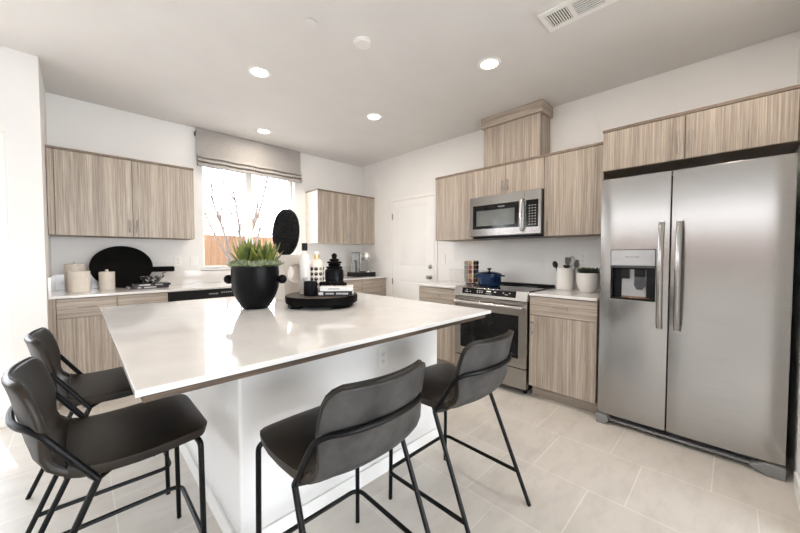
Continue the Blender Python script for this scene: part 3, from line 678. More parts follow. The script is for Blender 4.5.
bm = NB(); lathe(bm, [(0.042, -0.006), (0.042, -0.010), (0, -0.011)], (1.075, 1.905, ZC), 28); lathe(bm, [(0.030, -0.0005), (0.030, -0.006)], (1.075, 1.905, ZC), 28); mesh_obj('cap', bm, M_CEIL, t)
# air vent
vx0, vx1, vy0, vy1 = 2.043, 2.243, 0.35, 0.872
t = thing('air_vent', 'white rectangular louvered air vent in the ceiling', 'vent', ((vx0+vx1)/2, (vy0+vy1)/2, ZC))
mesh_obj('duct_recess', boxes((vx0+0.015, vx1-0.015, vy0+0.015, vy1-0.015, ZC-0.003, ZC-0.0005)), M_GAP, t)
bm = NB(); cells = [(vy0+0.03, vy0+0.175), (vy0+0.20, vy0+0.345), (vy0+0.37, vy1-0.03)]
e = [vy0]+[q for c in cells for q in c]+[vy1]
for a, b in zip(e[::2], e[1::2]): box(bm, vx0, vx1, a, b, ZC-0.010, ZC-0.001)
for a, b in ((vx0, vx0+0.035), (vx1-0.035, vx1)):
    for c in cells: box(bm, a, b, c[0], c[1], ZC-0.010, ZC-0.001)
mesh_obj('grille_frame', bm, M_TRIM, t)
for i, (a, b) in enumerate(cells):
    bm = NB()
    if i == 1:
        for k in range(7): 
            x = vx0+0.040+k*0.0185; box(bm, x, x+0.0065, a, b, ZC-0.010, ZC-0.004)
    else:
        for k in range(9):
            y = a+0.004+k*(b-a)/9; box(bm, vx0+0.035, vx1-0.035, y, y+0.0055, ZC-0.010, ZC-0.004)
    mesh_obj('louver', bm, M_TRIM, t)

# ------------------------------------------------------------------ roman shade
t = thing('roman_shade', 'grey linen roman shade gathered at the top of the window', 'window shade', (1.64, YW-0.03, 2.70))
bm = NB(); sx0, sx1 = 0.993, 2.277
pf = [(0.046, 2.705), (0.050, 2.44), (0.052, 2.405), (0.086, 2.385), (0.088, 2.372), (0.058, 2.362), (0.092, 2.335), (0.094, 2.322), (0.060, 2.312), (0.098, 2.290), (0.098, 2.268), (0.050, 2.266), (0.043, 2.705)]
n = 24; g = []
for i in range(n+1):
    x = sx0+(sx1-sx0)*i/n
    g.append([bm.verts.new((x, YW-d, z+0.003*math.sin(i*1.1+z*9)*(1 if z < 2.45 else 0))) for d, z in pf])
for a, b in zip(g, g[1:]):
    for k in range(len(pf)): l = (k+1) % len(pf); bm.faces.new((a[k], a[l], b[l], b[k]))
bm.faces.new(g[0]); bm.faces.new(g[-1][::-1])
mesh_obj('fabric', bm, M_FABRIC, t, angle=60)
mesh_obj('head_rail', boxes((sx0+0.002, sx1-0.002, YW-0.043, YW-0.002, 2.66, 2.704)), M_FABRIC, t)
mesh_obj('bracket', boxes((sx0-0.014, sx0-0.001, YW-0.035, YW-0.002, 2.615, 2.66)), M_DARKSTEEL, t)

# ------------------------------------------------------------------ island décor
# black face-shaped planter with round side knobs
pc = Vector((0.775, 2.058, CT)); pz = CT+0.0005
t = thing('plant_pot', 'large round black ceramic pot with ball handles on the island', 'pot', (pc.x, pc.y, pz))
bm = NB(); lathe(bm, [(0, 0), (0.066, 0), (0.074, 0.004), (0.095, 0.035), (0.118, 0.08), (0.133, 0.125), (0.136, 0.17), (0.137, 0.21), (0.135, 0.25), (0.135, 0.256), (0.130, 0.254), (0.128, 0.235), (0, 0.230)], (pc.x, pc.y, pz), 48); mesh_obj('vessel', bm, M_POT, t, angle=50)
bm = NB(); lathe(bm, [(0, 0.236), (0.09, 0.240), (0.127, 0.234), (0.127, 0.2305), (0, 0.2305)], (pc.x, pc.y, pz), 32); mesh_obj('soil', bm, M_SOIL, t)
ha = R(-40)
for k in (0, 1):
    u = Vector((math.cos(ha+k*PI), math.sin(ha+k*PI), 0))
    bm = NB(); c0 = pc+u*0.125+Vector((0, 0, 0.178)); c1 = pc+u*0.150+Vector((0, 0, 0.178)); tube(bm, [c0, c1], 0.017, 14); sphere(bm, pc+u*0.160+Vector((0, 0, 0.178)), 0.028); mesh_obj('ball_handle', bm, M_POT, t)
def leaf(bm, o, d, L, w, curl, mi=0, up=Vector((0, 0, 1))):
    d = Vector(d).normalized(); side = d.cross(up)
    if side.length < 1e-3: side = Vector((1, 0, 0))
    side.normalize(); nrm = side.cross(d).normalized()
    rings = []; n = 7
    for i in range(n+1):
        u = i/n; ww = w*(0.55+0.9*u-1.45*u**2.6+0.0) if u < 1 else 0
        ww = w*max(0.0, (0.6+1.1*u)*(1-u**2.4))
        c = Vector(o)+d*L*u+nrm*curl*L*u*u
        if i == n: rings.append([bm.verts.new(c)]); continue
        th = ww*0.5
        rings.append([bm.verts.new(c+side*(ww*math.cos(a))+nrm*(th*math.sin(a) - (0.25*ww if math.sin(a) > 0.5 else 0))) for a in [2*PI*k/6 for k in range(6)]])
    for a, b in zip(rings, rings[1:]):
        for k in range(6):
            l = (k+1) % 6
            if len(b) == 1: bm.faces.new((a[k], a[l], b[0]))
            else: bm.faces.new((a[k], a[l], b[l], b[k]))
    bm.faces.new(rings[0][::-1])
def rosette(bm, c, tiers, rnd, up=True):
    for n, tilt, L, w, curl in tiers:
        a0 = rnd.random()*6
        for k in range(n):
            a = a0+2*PI*k/n+rnd.uniform(-.15, .15); tl = tilt+rnd.uniform(-.1, .1)
            dv = Vector((math.cos(a)*math.sin(tl), math.sin(a)*math.sin(tl), math.cos(tl)))
            leaf(bm, Vector(c)+Vector((math.cos(a), math.sin(a), 0))*0.008, dv, L*rnd.uniform(.88, 1.1), w, curl)
rnd = random.Random(3)
vr = Vector((math.cos(-PI/4), math.sin(-PI/4), 0))     # towards the right of the picture
vb = Vector((math.cos(PI/4), math.sin(PI/4), 0))
for k, (q, lb) in enumerate(((-0.058, 'spiky green succulent in the left half of the black pot'), (0.062, 'spiky green succulent in the right half of the black pot, beside the sculpture'))):
    c = pc+vr*q+vb*0.01*(1-k)+Vector((0, 0, 0.238))
    bm = NB(); rosette(bm, c, [(5, 0.10, 0.185, 0.0125, -0.02), (8, 0.30, 0.19, 0.0135, 0.05), (9, 0.55, 0.18, 0.0145, 0.08), (8, 0.82, 0.15, 0.0145, 0.14)], rnd)
    single('succulent', bm, M_LEAF, lb, 'plant', loc=c, angle=60)
proto = None
for k in range(22):
    a = 2*PI*k/22+rnd.uniform(-.1, .1); rr = rnd.uniform(0.100, 0.126)
    c = pc+Vector((math.cos(a)*rr, math.sin(a)*rr, 0.252+rnd.uniform(0, .016)))
    if proto is None:
        bm = NB(); rosette(bm, c, [(5, 0.3, 0.026, 0.006, 0.2), (8, 0.8, 0.034, 0.0065, 0.3), (9, 1.25, 0.036, 0.0065, 0.3)], rnd)
        proto = single('sedum', bm, M_SEDUM, 'tiny pale green sedum rosette around the rim of the black pot', 'plant', 'sedum rosettes in the black pot', loc=c, angle=60)
    else:
        o = dup(proto, c, rnd.uniform(0, 6)); s_ = rnd.uniform(0.9, 1.4); o.scale = (s_, s_, s_)

# sculpture: black stone on a pierced white block
bx0, bx1, by0, by1 = 1.030, 1.205, 2.205, 2.385
t = thing('sculpture', 'abstract sculpture of a black oval stone on a pierced white block', 'sculpture', ((bx0+bx1)/2, (by0+by1)/2, CT))
bm = NB(); H = 0.328; cz, rr, n = CT+0.195, 0.068, 32; xc = (bx0+bx1)/2
def holed(y):
    ring = [bm.verts.new((xc+rr*math.cos(2*PI*k/n), y, cz+rr*math.sin(2*PI*k/n))) for k in range(n)]
    out = []
    for k in range(n):
        a = 2*PI*k/n; cx, sz = math.cos(a), math.sin(a); m = max(abs(cx)/((bx1-bx0)/2), (sz/(CT+H-cz) if sz > 0 else -sz/(cz-CT-0.0005)))
        out.append(bm.verts.new((xc+cx/m, y, cz+sz/m)))
    return ring, out
A, AO = holed(by0); B, BO = holed(by1)
for k in range(n):
    l = (k+1) % n
    for v in ((A[k], A[l], AO[l], AO[k]), (B[k], BO[k], BO[l], B[l]), (A[k], B[k], B[l], A[l]), (AO[k], AO[l], BO[l], BO[k])): bm.faces.new(v)
mesh_obj('pierced_block', bm, M_PLASTER, t)
sc = Vector((xc-0.024, (by0+by1)/2+0.014, CT+H+0.166))
bm = NB(); lathe(bm, [(0, -0.172)]+[(0.098*math.cos(a)**0.85, 0.172*math.sin(a)) for a in [PI*(k/24-0.5) for k in range(1, 24)]]+[(0, 0.172)], (0, 0, 0), 36, 0, (1, 0.62))
bmesh.ops.rotate(bm, cent=(0, 0, 0), matrix=Matrix.Rotation(-PI/4, 3, 'Z') @ Matrix.Rotation(R(4), 3, 'Y'), verts=bm.verts); bmesh.ops.translate(bm, verts=bm.verts, vec=sc)
mesh_obj('oval_stone', bm, M_STONE, t, angle=60)

# round footed tray
tcn = Vector((1.125, 1.868, 0)); TZ = 0.986
t = thing('round_tray', 'thick round black wooden tray on feet, on the island', 'tray', (tcn.x, tcn.y, CT))
bm = NB(); lathe(bm, [(0, 0.936), (0.219, 0.936), (0.227, 0.942), (0.229, 0.98), (0.225, TZ), (0.214, TZ), (0, TZ)], (tcn.x, tcn.y, 0), 56); 
for f in bm.faces:
    if f.calc_center_median().z > TZ-0.001: f.material_index = 1
mesh_obj('slab', bm, [M_EBONY, M_TRAYTOP], t)
for a in (-PI/4, PI*3/4):
    u = Vector((math.cos(a), math.sin(a), 0)); v = Vector((-u.y, u.x, 0)); bm = NB()
    q = [tcn+u*0.10+v*0.16, tcn+u*0.10-v*0.16, tcn+u*0.155-v*0.15, tcn+u*0.19-v*0.10, tcn+u*0.20, tcn+u*0.19+v*0.10, tcn+u*0.155+v*0.15]
    prism(bm, [(p.x, p.y) for p in q], lambda x, y, d: (x, y, d), CT+0.0005, 0.936); mesh_obj('foot', bm, M_EBONY, t)
def tp(r_, b_, z=0): return Vector((tcn.x, tcn.y, TZ+0.0005+z)) + vr*r_ + vb*b_
# tall white bottle
p = tp(-0.120, 0.030); t = thing('bottle', 'tall white bottle with black cap on the tray', 'bottle', p)
bm = NB(); lathe(bm, [(0, 0), (0.034, 0), (0.036, 0.003), (0.036, 0.232), (0.032, 0.250), (0.016, 0.266), (0.014, 0.272), (0.014, 0.282), (0, 0.282)], p, 28); bo = mesh_obj('glass_body', bm, M_WHITEC, t)
bm = NB(); lathe(bm, [(0, 0.2825), (0.0185, 0.2825), (0.0185, 0.330), (0.017, 0.332), (0, 0.332)], p, 24); mesh_obj('cap', bm, M_BLACK, t)
bm = NB(); f_ = lambda x, y, d: (p.x + math.cos(-PI*3/4+0.35+x/0.0364)*(0.0362+d), p.y + math.sin(-PI*3/4+0.35+x/0.0364)*(0.0362+d), p.z+y)
for i in range(3):
    for j in range(2): 
        for w_ in (0, 1): prism(bm, [(-0.016+i*0.011+w_*0.005, 0.088+j*0.012), (-0.013+i*0.011+w_*0.005, 0.088+j*0.012), (-0.013+i*0.011+w_*0.005, 0.096+j*0.012), (-0.016+i*0.011+w_*0.005, 0.096+j*0.012)], f_, 0, 0.0004)
mesh_obj('label_print', bm, M_DMARK, t)
# dotted bottle
p2 = tp(-0.060, 0.095); t = thing('bottle', 'squat cream bottle with printed dots and brass neck on the tray', 'bottle', p2)
M_OLIVE = pmat('olive_print', srgb(130, 128, 96), srgb(150, 146, 112), 0.5, nscale=5); M_INDIGO = pmat('indigo_print', srgb(60, 58, 92), srgb(74, 72, 108), 0.5, nscale=5)
bm = NB(); lathe(bm, [(0, 0), (0.046, 0), (0.049, 0.004), (0.049, 0.180), (0.044, 0.206), (0.026, 0.224), (0.017, 0.229), (0, 0.229)], p2, 32)
for i in range(10):
    for j in range(5):
        a = -PI*3/4+0.2+i*2*PI/10; z = 0.026+j*0.034
        fc = lambda x, y, d: (p2.x+math.cos(a+x/0.049)*(0.0490+d), p2.y+math.sin(a+x/0.049)*(0.0490+d), p2.z+z+y)
        k = 1 if (i % 2 == 1 and j % 2 == 1) or i % 3 == 0 else (2 if (i+j) % 2 else 3)
        r_ = 0.0125 if k == 1 else 0.0105; n0 = len(bm.faces)
        prism(bm, [(r_*math.cos(2*PI*q/14), r_*math.sin(2*PI*q/14)) for q in range(14)], fc, -0.002, 0.0006)
        bm.faces.ensure_lookup_table()
        for f in bm.faces[n0:]: f.material_index = k
mesh_obj('glass_body', bm, [M_CREAM, M_BOOKB, M_OLIVE, M_INDIGO], t)
bm = NB(); lathe(bm, [(0, 0.2295), (0.0155, 0.2295), (0.0155, 0.258), (0, 0.258)], p2, 24); mesh_obj('neck', bm, M_GOLD, t)
bm = NB(); lathe(bm, [(0, 0.2585), (0.019, 0.2585), (0.019, 0.278), (0, 0.280)], p2, 24); mesh_obj('cap', bm, M_WHITEC, t)
# black jar with stacked disc lid
p3 = tp(0.055, 0.125); t = thing('jar', 'black lidded jar with stacked disc knob behind the books', 'jar', p3)
bm = NB(); lathe(bm, [(0, 0), (0.060, 0), (0.063, 0.004), (0.063, 0.074), (0.060, 0.078), (0.060, 0.082), (0.063, 0.086), (0.062, 0.148), (0.054, 0.160), (0, 0.160)], p3, 36); mesh_obj('vessel', bm, M_POT, t)
bm = NB(); pr = [(0, 0.1605)]
for k, r_ in enumerate((0.056, 0.042, 0.050, 0.034)):
    z = 0.162+k*0.017; pr += [(r_-0.006, z), (r_, z+0.005), (r_, z+0.010), (r_-0.006, z+0.015), (0.020, z+0.0155)]
pr += [(0.016, 0.232), (0.010, 0.234), (0, 0.236)]
lathe(bm, pr, p3, 32); ld = mesh_obj('lid', bm, M_EBONY, t, angle=50)
bm = NB(); sphere(bm, p3+Vector((0, 0, 0.248)), 0.019); mesh_obj('knob', bm, M_EBONY, ld)
# ribbed cup
p4 = tp(-0.052, -0.080); t = thing('candle_cup', 'small ribbed black cup at the front of the tray', 'cup', p4)
bm = NB(); nn = 48; pr = [(0.0, 0), (0.040, 0), (0.041, 0.003), (0.041, 0.088), (0.038, 0.090), (0.034, 0.088), (0.034, 0.05), (0, 0.049)]
lathe(bm, pr, p4, nn)
for v in bm.verts:
    q = Vector((v.co.x-p4.x, v.co.y-p4.y)); 
    if q.length > 0.0395:
        k = 1-0.05*(0.5+0.5*math.cos(math.atan2(q.y, q.x)*24)); v.co.x = p4.x+q.x*k; v.co.y = p4.y+q.y*k
mesh_obj('vessel', bm, M_POT, t)
# books
def book(label, c, L, Wd, th, ang, cover, text=None, loc_z=0.0, par=None):
    t = thing('book', label, 'book', c)
    u = Vector((math.cos(ang), math.sin(ang), 0)); v = Vector((-u.y, u.x, 0))
    f = lambda a, b, d: tuple(Vector(c)+u*a+v*b+Vector((0, 0, d)))
    bm = NB()
    prism(bm, [(-L/2, -Wd/2), (L/2, -Wd/2), (L/2, Wd/2), (-L/2, Wd/2)], f, 0, 0.0025); prism(bm, [(-L/2, -Wd/2), (L/2, -Wd/2), (L/2, Wd/2), (-L/2, Wd/2)], f, th-0.0025, th)
    prism(bm, [(-L/2, -Wd/2), (L/2, -Wd/2), (L/2, -Wd/2+0.003), (-L/2, -Wd/2+0.003)], f, 0.0025, th-0.0025)
    cv = mesh_obj('cover', bm, cover, t)
    bm = NB(); q = 0.005; prism(bm, [(-L/2+q, -Wd/2+0.0035), (L/2-q, -Wd/2+0.0035), (L/2-q, Wd/2-q), (-L/2+q, Wd/2-q)], f, 0.003, th-0.003); mesh_obj('pages', bm, M_PAPER, t)
    if text:
        bm = NB()
        for a, w, h in text:
            prism(bm, [(a, th*0.5-h/2), (a+w, th*0.5-h/2), (a+w, th*0.5+h/2), (a, th*0.5+h/2)], lambda a_, b_, d: f(a_, -Wd/2-d, b_), 0.0, 0.0006)
        mesh_obj('spine_print', bm, M_MARK if cover is not M_PAPER else M_DMARK, cv)
    return t
bang = -PI/4+0.05
letters = [(-0.055+k*0.0085, 0.006, 0.010) for k in range(6)]+[(0.01+k*0.0082, 0.006, 0.010) for k in range(9)]
book('black book with white spine lettering at the bottom of the tray stack', tp(0.100, -0.030), 0.215, 0.15, 0.030, bang, M_BOOKB, [(-0.098, 0.028, 0.018)]+letters)
book('white book on top of the black book on the tray', tp(0.106, -0.028, 0.0305), 0.20, 0.14, 0.026, bang+0.05, M_PAPER, [(-0.05, 0.07, 0.004)])
p5 = tp(0.075, -0.02, 0.057)
bm = NB(); tube(bm, fillet([p5+vr*-0.08+Vector((0, 0, 0.010)), p5+vr*-0.02+vb*0.03+Vector((0, 0, 0.013)), p5+vr*0.04-vb*0.02+Vector((0, 0, 0.013)), p5+vr*0.085+vb*0.01+Vector((0, 0, 0.0095))], 0.03), 0.009, 8)
for k in range(9): sphere(bm, p5+vr*(-0.075+0.018*k)+vb*(0.012*math.sin(k*2.1))+Vector((0, 0, 0.0135)), 0.013, u=10, v=6)
single('bead_garland', bm, M_EBONY, 'black beaded garland lying on the white book', 'ornament', loc=p5)

# ------------------------------------------------------------------ back counter décor
def canister(x, y, r, h, label):
    c = Vector((x, y, CT+0.0005)); t = thing('canister', label, 'canister', c)
    bm = NB(); lathe(bm, [(0, 0), (r-0.003, 0), (r, 0.003), (r, h-0.014), (0, h-0.014)], c, 36); mesh_obj('vessel', bm, M_CREAM, t)
    bm = NB(); lathe(bm, [(0, h-0.0135), (r+0.001, h-0.0135), (r+0.001, h-0.002), (r-0.002, h), (0, h)], c, 36); l = mesh_obj('lid', bm, M_CREAM, t)
    bm = NB(); sphere(bm, c+Vector((0, 0, h+0.010)), 0.0125, u=14, v=8); mesh_obj('knob', bm, M_CREAM, l)
canister(-0.025, 4.280, 0.073, 0.245, 'tall cream canister at the back beside the left wall')
canister(-0.002, 4.060, 0.073, 0.185, 'wide cream canister in front of the tall one')
canister(0.186, 4.130, 0.058, 0.170, 'smaller cream canister in front of the black board')
t = thing('serving_board', 'big round black paddle board leaning against the wall', 'board', (0.31, 4.28, CT))
bm = NB(); pts = [(0.245*math.cos(2*PI*k/48), 0.212*math.sin(2*PI*k/48)) for k in range(48)]
tilt = 0.22
fb = lambda a, b, d: (0.312+a, 4.235+ (b+0.212)*math.sin(tilt)+d*math.cos(tilt), CT+0.006+(b+0.212)*math.cos(tilt)-d*math.sin(tilt))
prism(bm, pts, fb, 0, 0.018); mesh_obj('disc', bm, M_EBONY, t, bevel=0.003)
bm = NB(); prism(bm, [(0.215, -0.062), (0.425, -0.062), (0.434, -0.053), (0.434, -0.015), (0.425, -0.006), (0.215, -0.006)], fb, 0.001, 0.017); mesh_obj('handle', bm, M_EBONY, t, bevel=0.003)
b1 = book('plum book under the marbled bowl, lower of the stack on the counter', (0.485, 4.085, CT+0.0005), 0.31, 0.18, 0.024, 0.10, M_BOOKP, [(-0.1, 0.03, 0.01), (-0.05, 0.1, 0.01)])
book('dark book with pale page edge, upper of the stack on the counter', (0.515, 4.085, CT+0.0255), 0.29, 0.17, 0.022, 0.02, M_BOOKB, [(-0.11, 0.09, 0.012), (0.02, 0.06, 0.006)])
p = Vector((0.515, 4.085, CT+0.0485)); t = thing('marbled_bowl', 'small black and white marbled bird bowl on the two books', 'bowl', p)
bm = NB(); lathe(bm, [(0, 0), (0.036, 0), (0.052, 0.014), (0.068, 0.042), (0.070, 0.066), (0.065, 0.068), (0.058, 0.046), (0, 0.026)], p, 32, 0, (1.25, 0.9)); mesh_obj('vessel', bm, M_MOTTLE, t)
bm = NB(); tube(bm, fillet([p+Vector((0.066, 0, 0.044)), p+Vector((0.098, 0, 0.070)), p+Vector((0.095, 0, 0.096)), p+Vector((0.125, 0, 0.104))], 0.02), 0.018, 10, r1=0.006); mesh_obj('neck', bm, M_MOTTLE, t)
# coffee machine
cx, cy = 3.13, 4.02
t = thing('coffee_machine', 'chrome and clear coffee machine on a black tray in the corner', 'coffee machine', (cx, cy, CT))
z0 = CT+0.0005
bm = boxes((cx-0.17, cx+0.175, cy-0.12, cy+0.16, z0, z0+0.065)); mesh_obj('base_tray', bm, M_BLACK, t, bevel=0.006)
mesh_obj('body', boxes((cx-0.035, cx+0.125, cy-0.0, cy+0.15, z0+0.066, z0+0.37)), M_STEEL, t, bevel=0.012)
bm = NB(); lathe(bm, [(0, 0.25), (0.060, 0.25), (0.068, 0.262), (0.068, 0.355), (0.058, 0.372), (0, 0.375)], (cx+0.075, cy-0.025, z0), 28); mesh_obj('brew_head', bm, M_STEEL2, t)
bm = NB(); lathe(bm, [(0, 0.066), (0.055, 0.066), (0.055, 0.078), (0, 0.078)], (cx+0.075, cy-0.045, z0), 28); mesh_obj('drip_plate', bm, M_STEEL2, t)
bm = NB(); lathe(bm, [(0, 0.066), (0.060, 0.066), (0.062, 0.36), (0.059, 0.36), (0.057, 0.07), (0, 0.07)], (cx-0.10, cy+0.035, z0), 28); mesh_obj('water_tank', bm, M_CLEAR, t)
bm = NB(); lathe(bm, [(0, 0.361), (0.064, 0.361), (0.064, 0.373), (0, 0.375)], (cx-0.10, cy+0.035, z0), 28); mesh_obj('tank_lid', bm, M_DARKSTEEL, t)
bm = NB(); tube(bm, fillet([(cx-0.16, cy-0.06, z0+0.066), (cx-0.16, cy-0.06, z0+0.24), (cx-0.19, cy-0.06, z0+0.25)], 0.01), 0.008, 8); mesh_obj('lever', bm, M_BLACK, t)

# ------------------------------------------------------------------ range wall décor
# spice rack
scx, scy = 3.165, 2.070
t = thing('spice_rack', 'white square spice rack full of jars left of the stove', 'spice rack', (scx, scy, CT), rotz=0)
z0 = CT+0.0005
bm = NB(); lathe(bm, [(0, 0), (0.062, 0), (0.062, 0.012), (0, 0.012)], (scx, scy, z0), 32); mesh_obj('turntable', bm, M_BLACK, t)
bm = NB(); box(bm, scx-0.028, scx+0.05, scy-0.028, scy+0.05, z0+0.013, z0+0.27)
for s_ in (-0.062, -0.006, 0.050):
    box(bm, scx-0.066, scx-0.028, scy+s_-0.002, scy+s_+0.004, z0+0.02, z0+0.265)
    box(bm, scx+s_-0.002, scx+s_+0.004, scy-0.066, scy-0.028, z0+0.02, z0+0.265)
mesh_obj('tower', bm, M_WHITEC, t)
cols = [srgb(120, 70, 40), srgb(70, 84, 44), srgb(150, 120, 70), srgb(100, 40, 30), srgb(60, 52, 46), srgb(46, 62, 110)]
spm = [pmat('spice_%d' % i, c, tuple(min(1, q*1.4) for q in c[:3])+(1,), 0.6, nscale=120) for i, c in enumerate(cols)]
jars = []
def spice_jar(pos, dirv, m, ml):
    t = thing('spice_jar', 'small spice jar lying in the white spice rack', 'jar', pos, 'spice jars in the rack')
    rot = Vector(dirv).to_track_quat('Z', 'Y').to_matrix()
    bm = NB(); lathe(bm, [(0, 0), (0.0195, 0), (0.0195, 0.03), (0, 0.03)], pos, 14, 0, (1, 1), rot); mesh_obj('jar_body', bm, m, t)
    bm = NB(); lathe(bm, [(0, 0.0305), (0.0235, 0.0305), (0.0235, 0.042), (0.021, 0.044), (0, 0.044)], pos, 14, 0, (1, 1), rot); mesh_obj('lid', bm, ml, t)
for j in range(5):
    for i in range(2):
        z = z0+0.044+j*0.049; s_ = -0.033+i*0.056
        spice_jar(Vector((scx-0.0285, scy+s_, z)), (-1, 0, 0), spm[(i*3+j) % 6], M_NICKEL if i else spm[(0, 2, 3, 0, 2)[j]]); spice_jar(Vector((scx+s_, scy-0.0285, z)), (0, -1, 0), spm[(i*2+j+1) % 6], M_BLACK if (i+j) % 3 else spm[(3, 5)[i]])
# blue dutch oven
p = Vector((2.985, 1.735, 0.9275)); t = thing('dutch_oven', 'blue enamel dutch oven with lid on the cooktop', 'pot', p)
bm = NB(); lathe(bm, [(0, 0), (0.100, 0), (0.110, 0.006), (0.116, 0.03), (0.117, 0.115), (0.118, 0.118), (0, 0.118)], p, 40); mesh_obj('vessel', bm, M_NAVY, t)
bm = NB(); lathe(bm, [(0, 0.1185), (0.121, 0.1185), (0.121, 0.125), (0.112, 0.132), (0.07, 0.144), (0.02, 0.149), (0, 0.149)], p, 40); l = mesh_obj('lid', bm, M_NAVY, t)
bm = NB(); lathe(bm, [(0, 0.1495), (0.009, 0.1495), (0.008, 0.160), (0.022, 0.170), (0.022, 0.178), (0.016, 0.182), (0, 0.182)], p, 24); mesh_obj('knob', bm, M_BLACK, l)
for s_ in (-1, 1):
    u = vr*s_; bm = NB()
    tube(bm, fillet([p+u*0.112+vb*0.04+Vector((0, 0, 0.103)), p+u*0.150+vb*0.032+Vector((0, 0, 0.104)), p+u*0.150-vb*0.032+Vector((0, 0, 0.104)), p+u*0.112-vb*0.04+Vector((0, 0, 0.103))], 0.02), 0.0065, 8); mesh_obj('loop_handle', bm, M_NAVY, t)
# utensil crock
p = Vector((3.298, 1.115, CT+0.0005)); t = thing('utensil_crock', 'plain white cylinder crock holding cooking utensils', 'crock', p)
bm = NB(); lathe(bm, [(0, 0), (0.070, 0), (0.074, 0.004), (0.074, 0.200), (0.072, 0.203), (0.068, 0.200), (0.067, 0.01), (0, 0.009)], p, 40); mesh_obj('vessel', bm, M_WHITEC, t)
M_UT = pmat('dark_utensil', srgb(34, 31, 29), srgb(48, 44, 41), 0.4, nscale=20); M_UG = pmat('grey_utensil', srgb(122, 116, 110), srgb(140, 134, 127), 0.4, nscale=20)
def utensil(name, label, r_, b_, tx, ty, L, kind, m):
    o = p+vr*(r_*0.4)+vb*(b_*0.4)+Vector((0, 0, 0.012)); dv = Vector((0, 0, 1))+vr*tx+vb*ty; dv.normalize()
    bm = NB(); e = o+dv*L; tube(bm, [o, e], 0.005, 8)
    t = thing(name, label, 'utensil', o); mesh_obj('shaft', bm, m, t)
    bm = NB(); side = dv.cross(vb).normalized()
    if kind == 'spoon':
        sphere(bm, (0, 0, 0), 0.026, 1, 0.35, 1.3, 14, 10)
    elif kind == 'flat':
        prism(bm, [(-0.016, -0.03), (0.016, -0.03), (0.026, 0.0), (0.027, 0.045), (-0.027, 0.04), (-0.026, 0)], lambda a, b, d: (a, d, b), -0.003, 0.003)
    elif kind == 'whisk':
        for k in range(5):
            a = PI*k/5; tube(bm, [(0.030*math.sin(PI*i/10)*math.cos(a), 0.030*math.sin(PI*i/10)*math.sin(a), -0.03+0.11*(1-math.cos(PI*i/10))/2*1.0) for i in range(11)] , 0.0012, 5); tube(bm, [(-0.030*math.sin(PI*i/10)*math.cos(a), -0.030*math.sin(PI*i/10)*math.sin(a), -0.03+0.11*(1-math.cos(PI*i/10))/2) for i in range(11)], 0.0012, 5)
    elif kind == 'ladle':
        lathe(bm, [(0, -0.028), (0.022, -0.020), (0.032, 0.004), (0.029, 0.004), (0.018, -0.016), (0, -0.023)], (0, 0, 0), 18)
    rot = Matrix.Rotation(-PI/4, 3, 'Z') if kind in ('spoon', 'flat') else Matrix.Identity(3)
    q = dv.to_track_quat('Z', 'Y').to_matrix() if kind == 'whisk' else (Vector((0, 0, 1)).rotation_difference(dv)).to_matrix() @ rot
    bmesh.ops.rotate(bm, cent=(0, 0, 0), matrix=q, verts=bm.verts); bmesh.ops.translate(bm, verts=bm.verts, vec=e+dv*0.02)
    mesh_obj('head', bm, m, t)
utensil('spoon', 'dark spoon leaning left out of the white crock', -0.05, 0, -0.30, 0.05, 0.215, 'spoon', M_UT)
utensil('ladle', 'black ladle in the middle of the white crock', 0.0, -0.03, 0.02, -0.05, 0.195, 'ladle', M_UT)
utensil('whisk', 'wire whisk leaning right out of the white crock', 0.03, 0.02, 0.24, 0.08, 0.215, 'whisk', M_NICKEL)
utensil('spatula', 'grey spatula leaning farthest right in the white crock', 0.05, 0.0, 0.42, 0.02, 0.225, 'flat', M_UG)
utensil('slotted_turner', 'pale turner standing at the back of the white crock', 0.02, 0.05, 0.16, 0.1, 0.235, 'flat', M_UG)
# small potted succulent
p = Vector((3.20, 0.887, CT+0.0005)); t = thing('plant_pot', 'small round white pot on the counter beside the refrigerator', 'pot', p)
bm = NB(); lathe(bm, [(0, 0), (0.056, 0), (0.062, 0.004), (0.080, 0.045), (0.090, 0.10), (0.093, 0.168), (0.089, 0.170), (0.087, 0.155), (0, 0.151)], p, 40); mesh_obj('vessel', bm, M_WHITEC, t, angle=50)
bm = NB(); lathe(bm, [(0, 0.1535), (0.05, 0.157), (0.086, 0.1535), (0, 0.1515)], p, 28); mesh_obj('soil', bm, M_SOIL, t)
k = 0
for (a, rr) in [(0.3, 0.045), (1.5, 0.045), (2.7, 0.047), (4.0, 0.047), (5.2, 0.046), (0, 0)]:
    c = p+Vector((math.cos(a)*rr, math.sin(a)*rr, 0.160)); bm = NB(); lime = rr == 0
    rosette(bm, c, [(5, 0.25, 0.058, 0.012, 0.1), (8, 0.75, 0.064, 0.013, 0.2), (8, 1.15, 0.055, 0.013, 0.25)], rnd)
    single('succulent', bm, M_LIME if lime else M_DSUCC, 'lime green succulent rosette at the centre of the small white pot' if lime else 'dark green succulent rosette in the small white pot', 'plant', None if lime else 'dark succulents in the white pot', loc=c, angle=60)

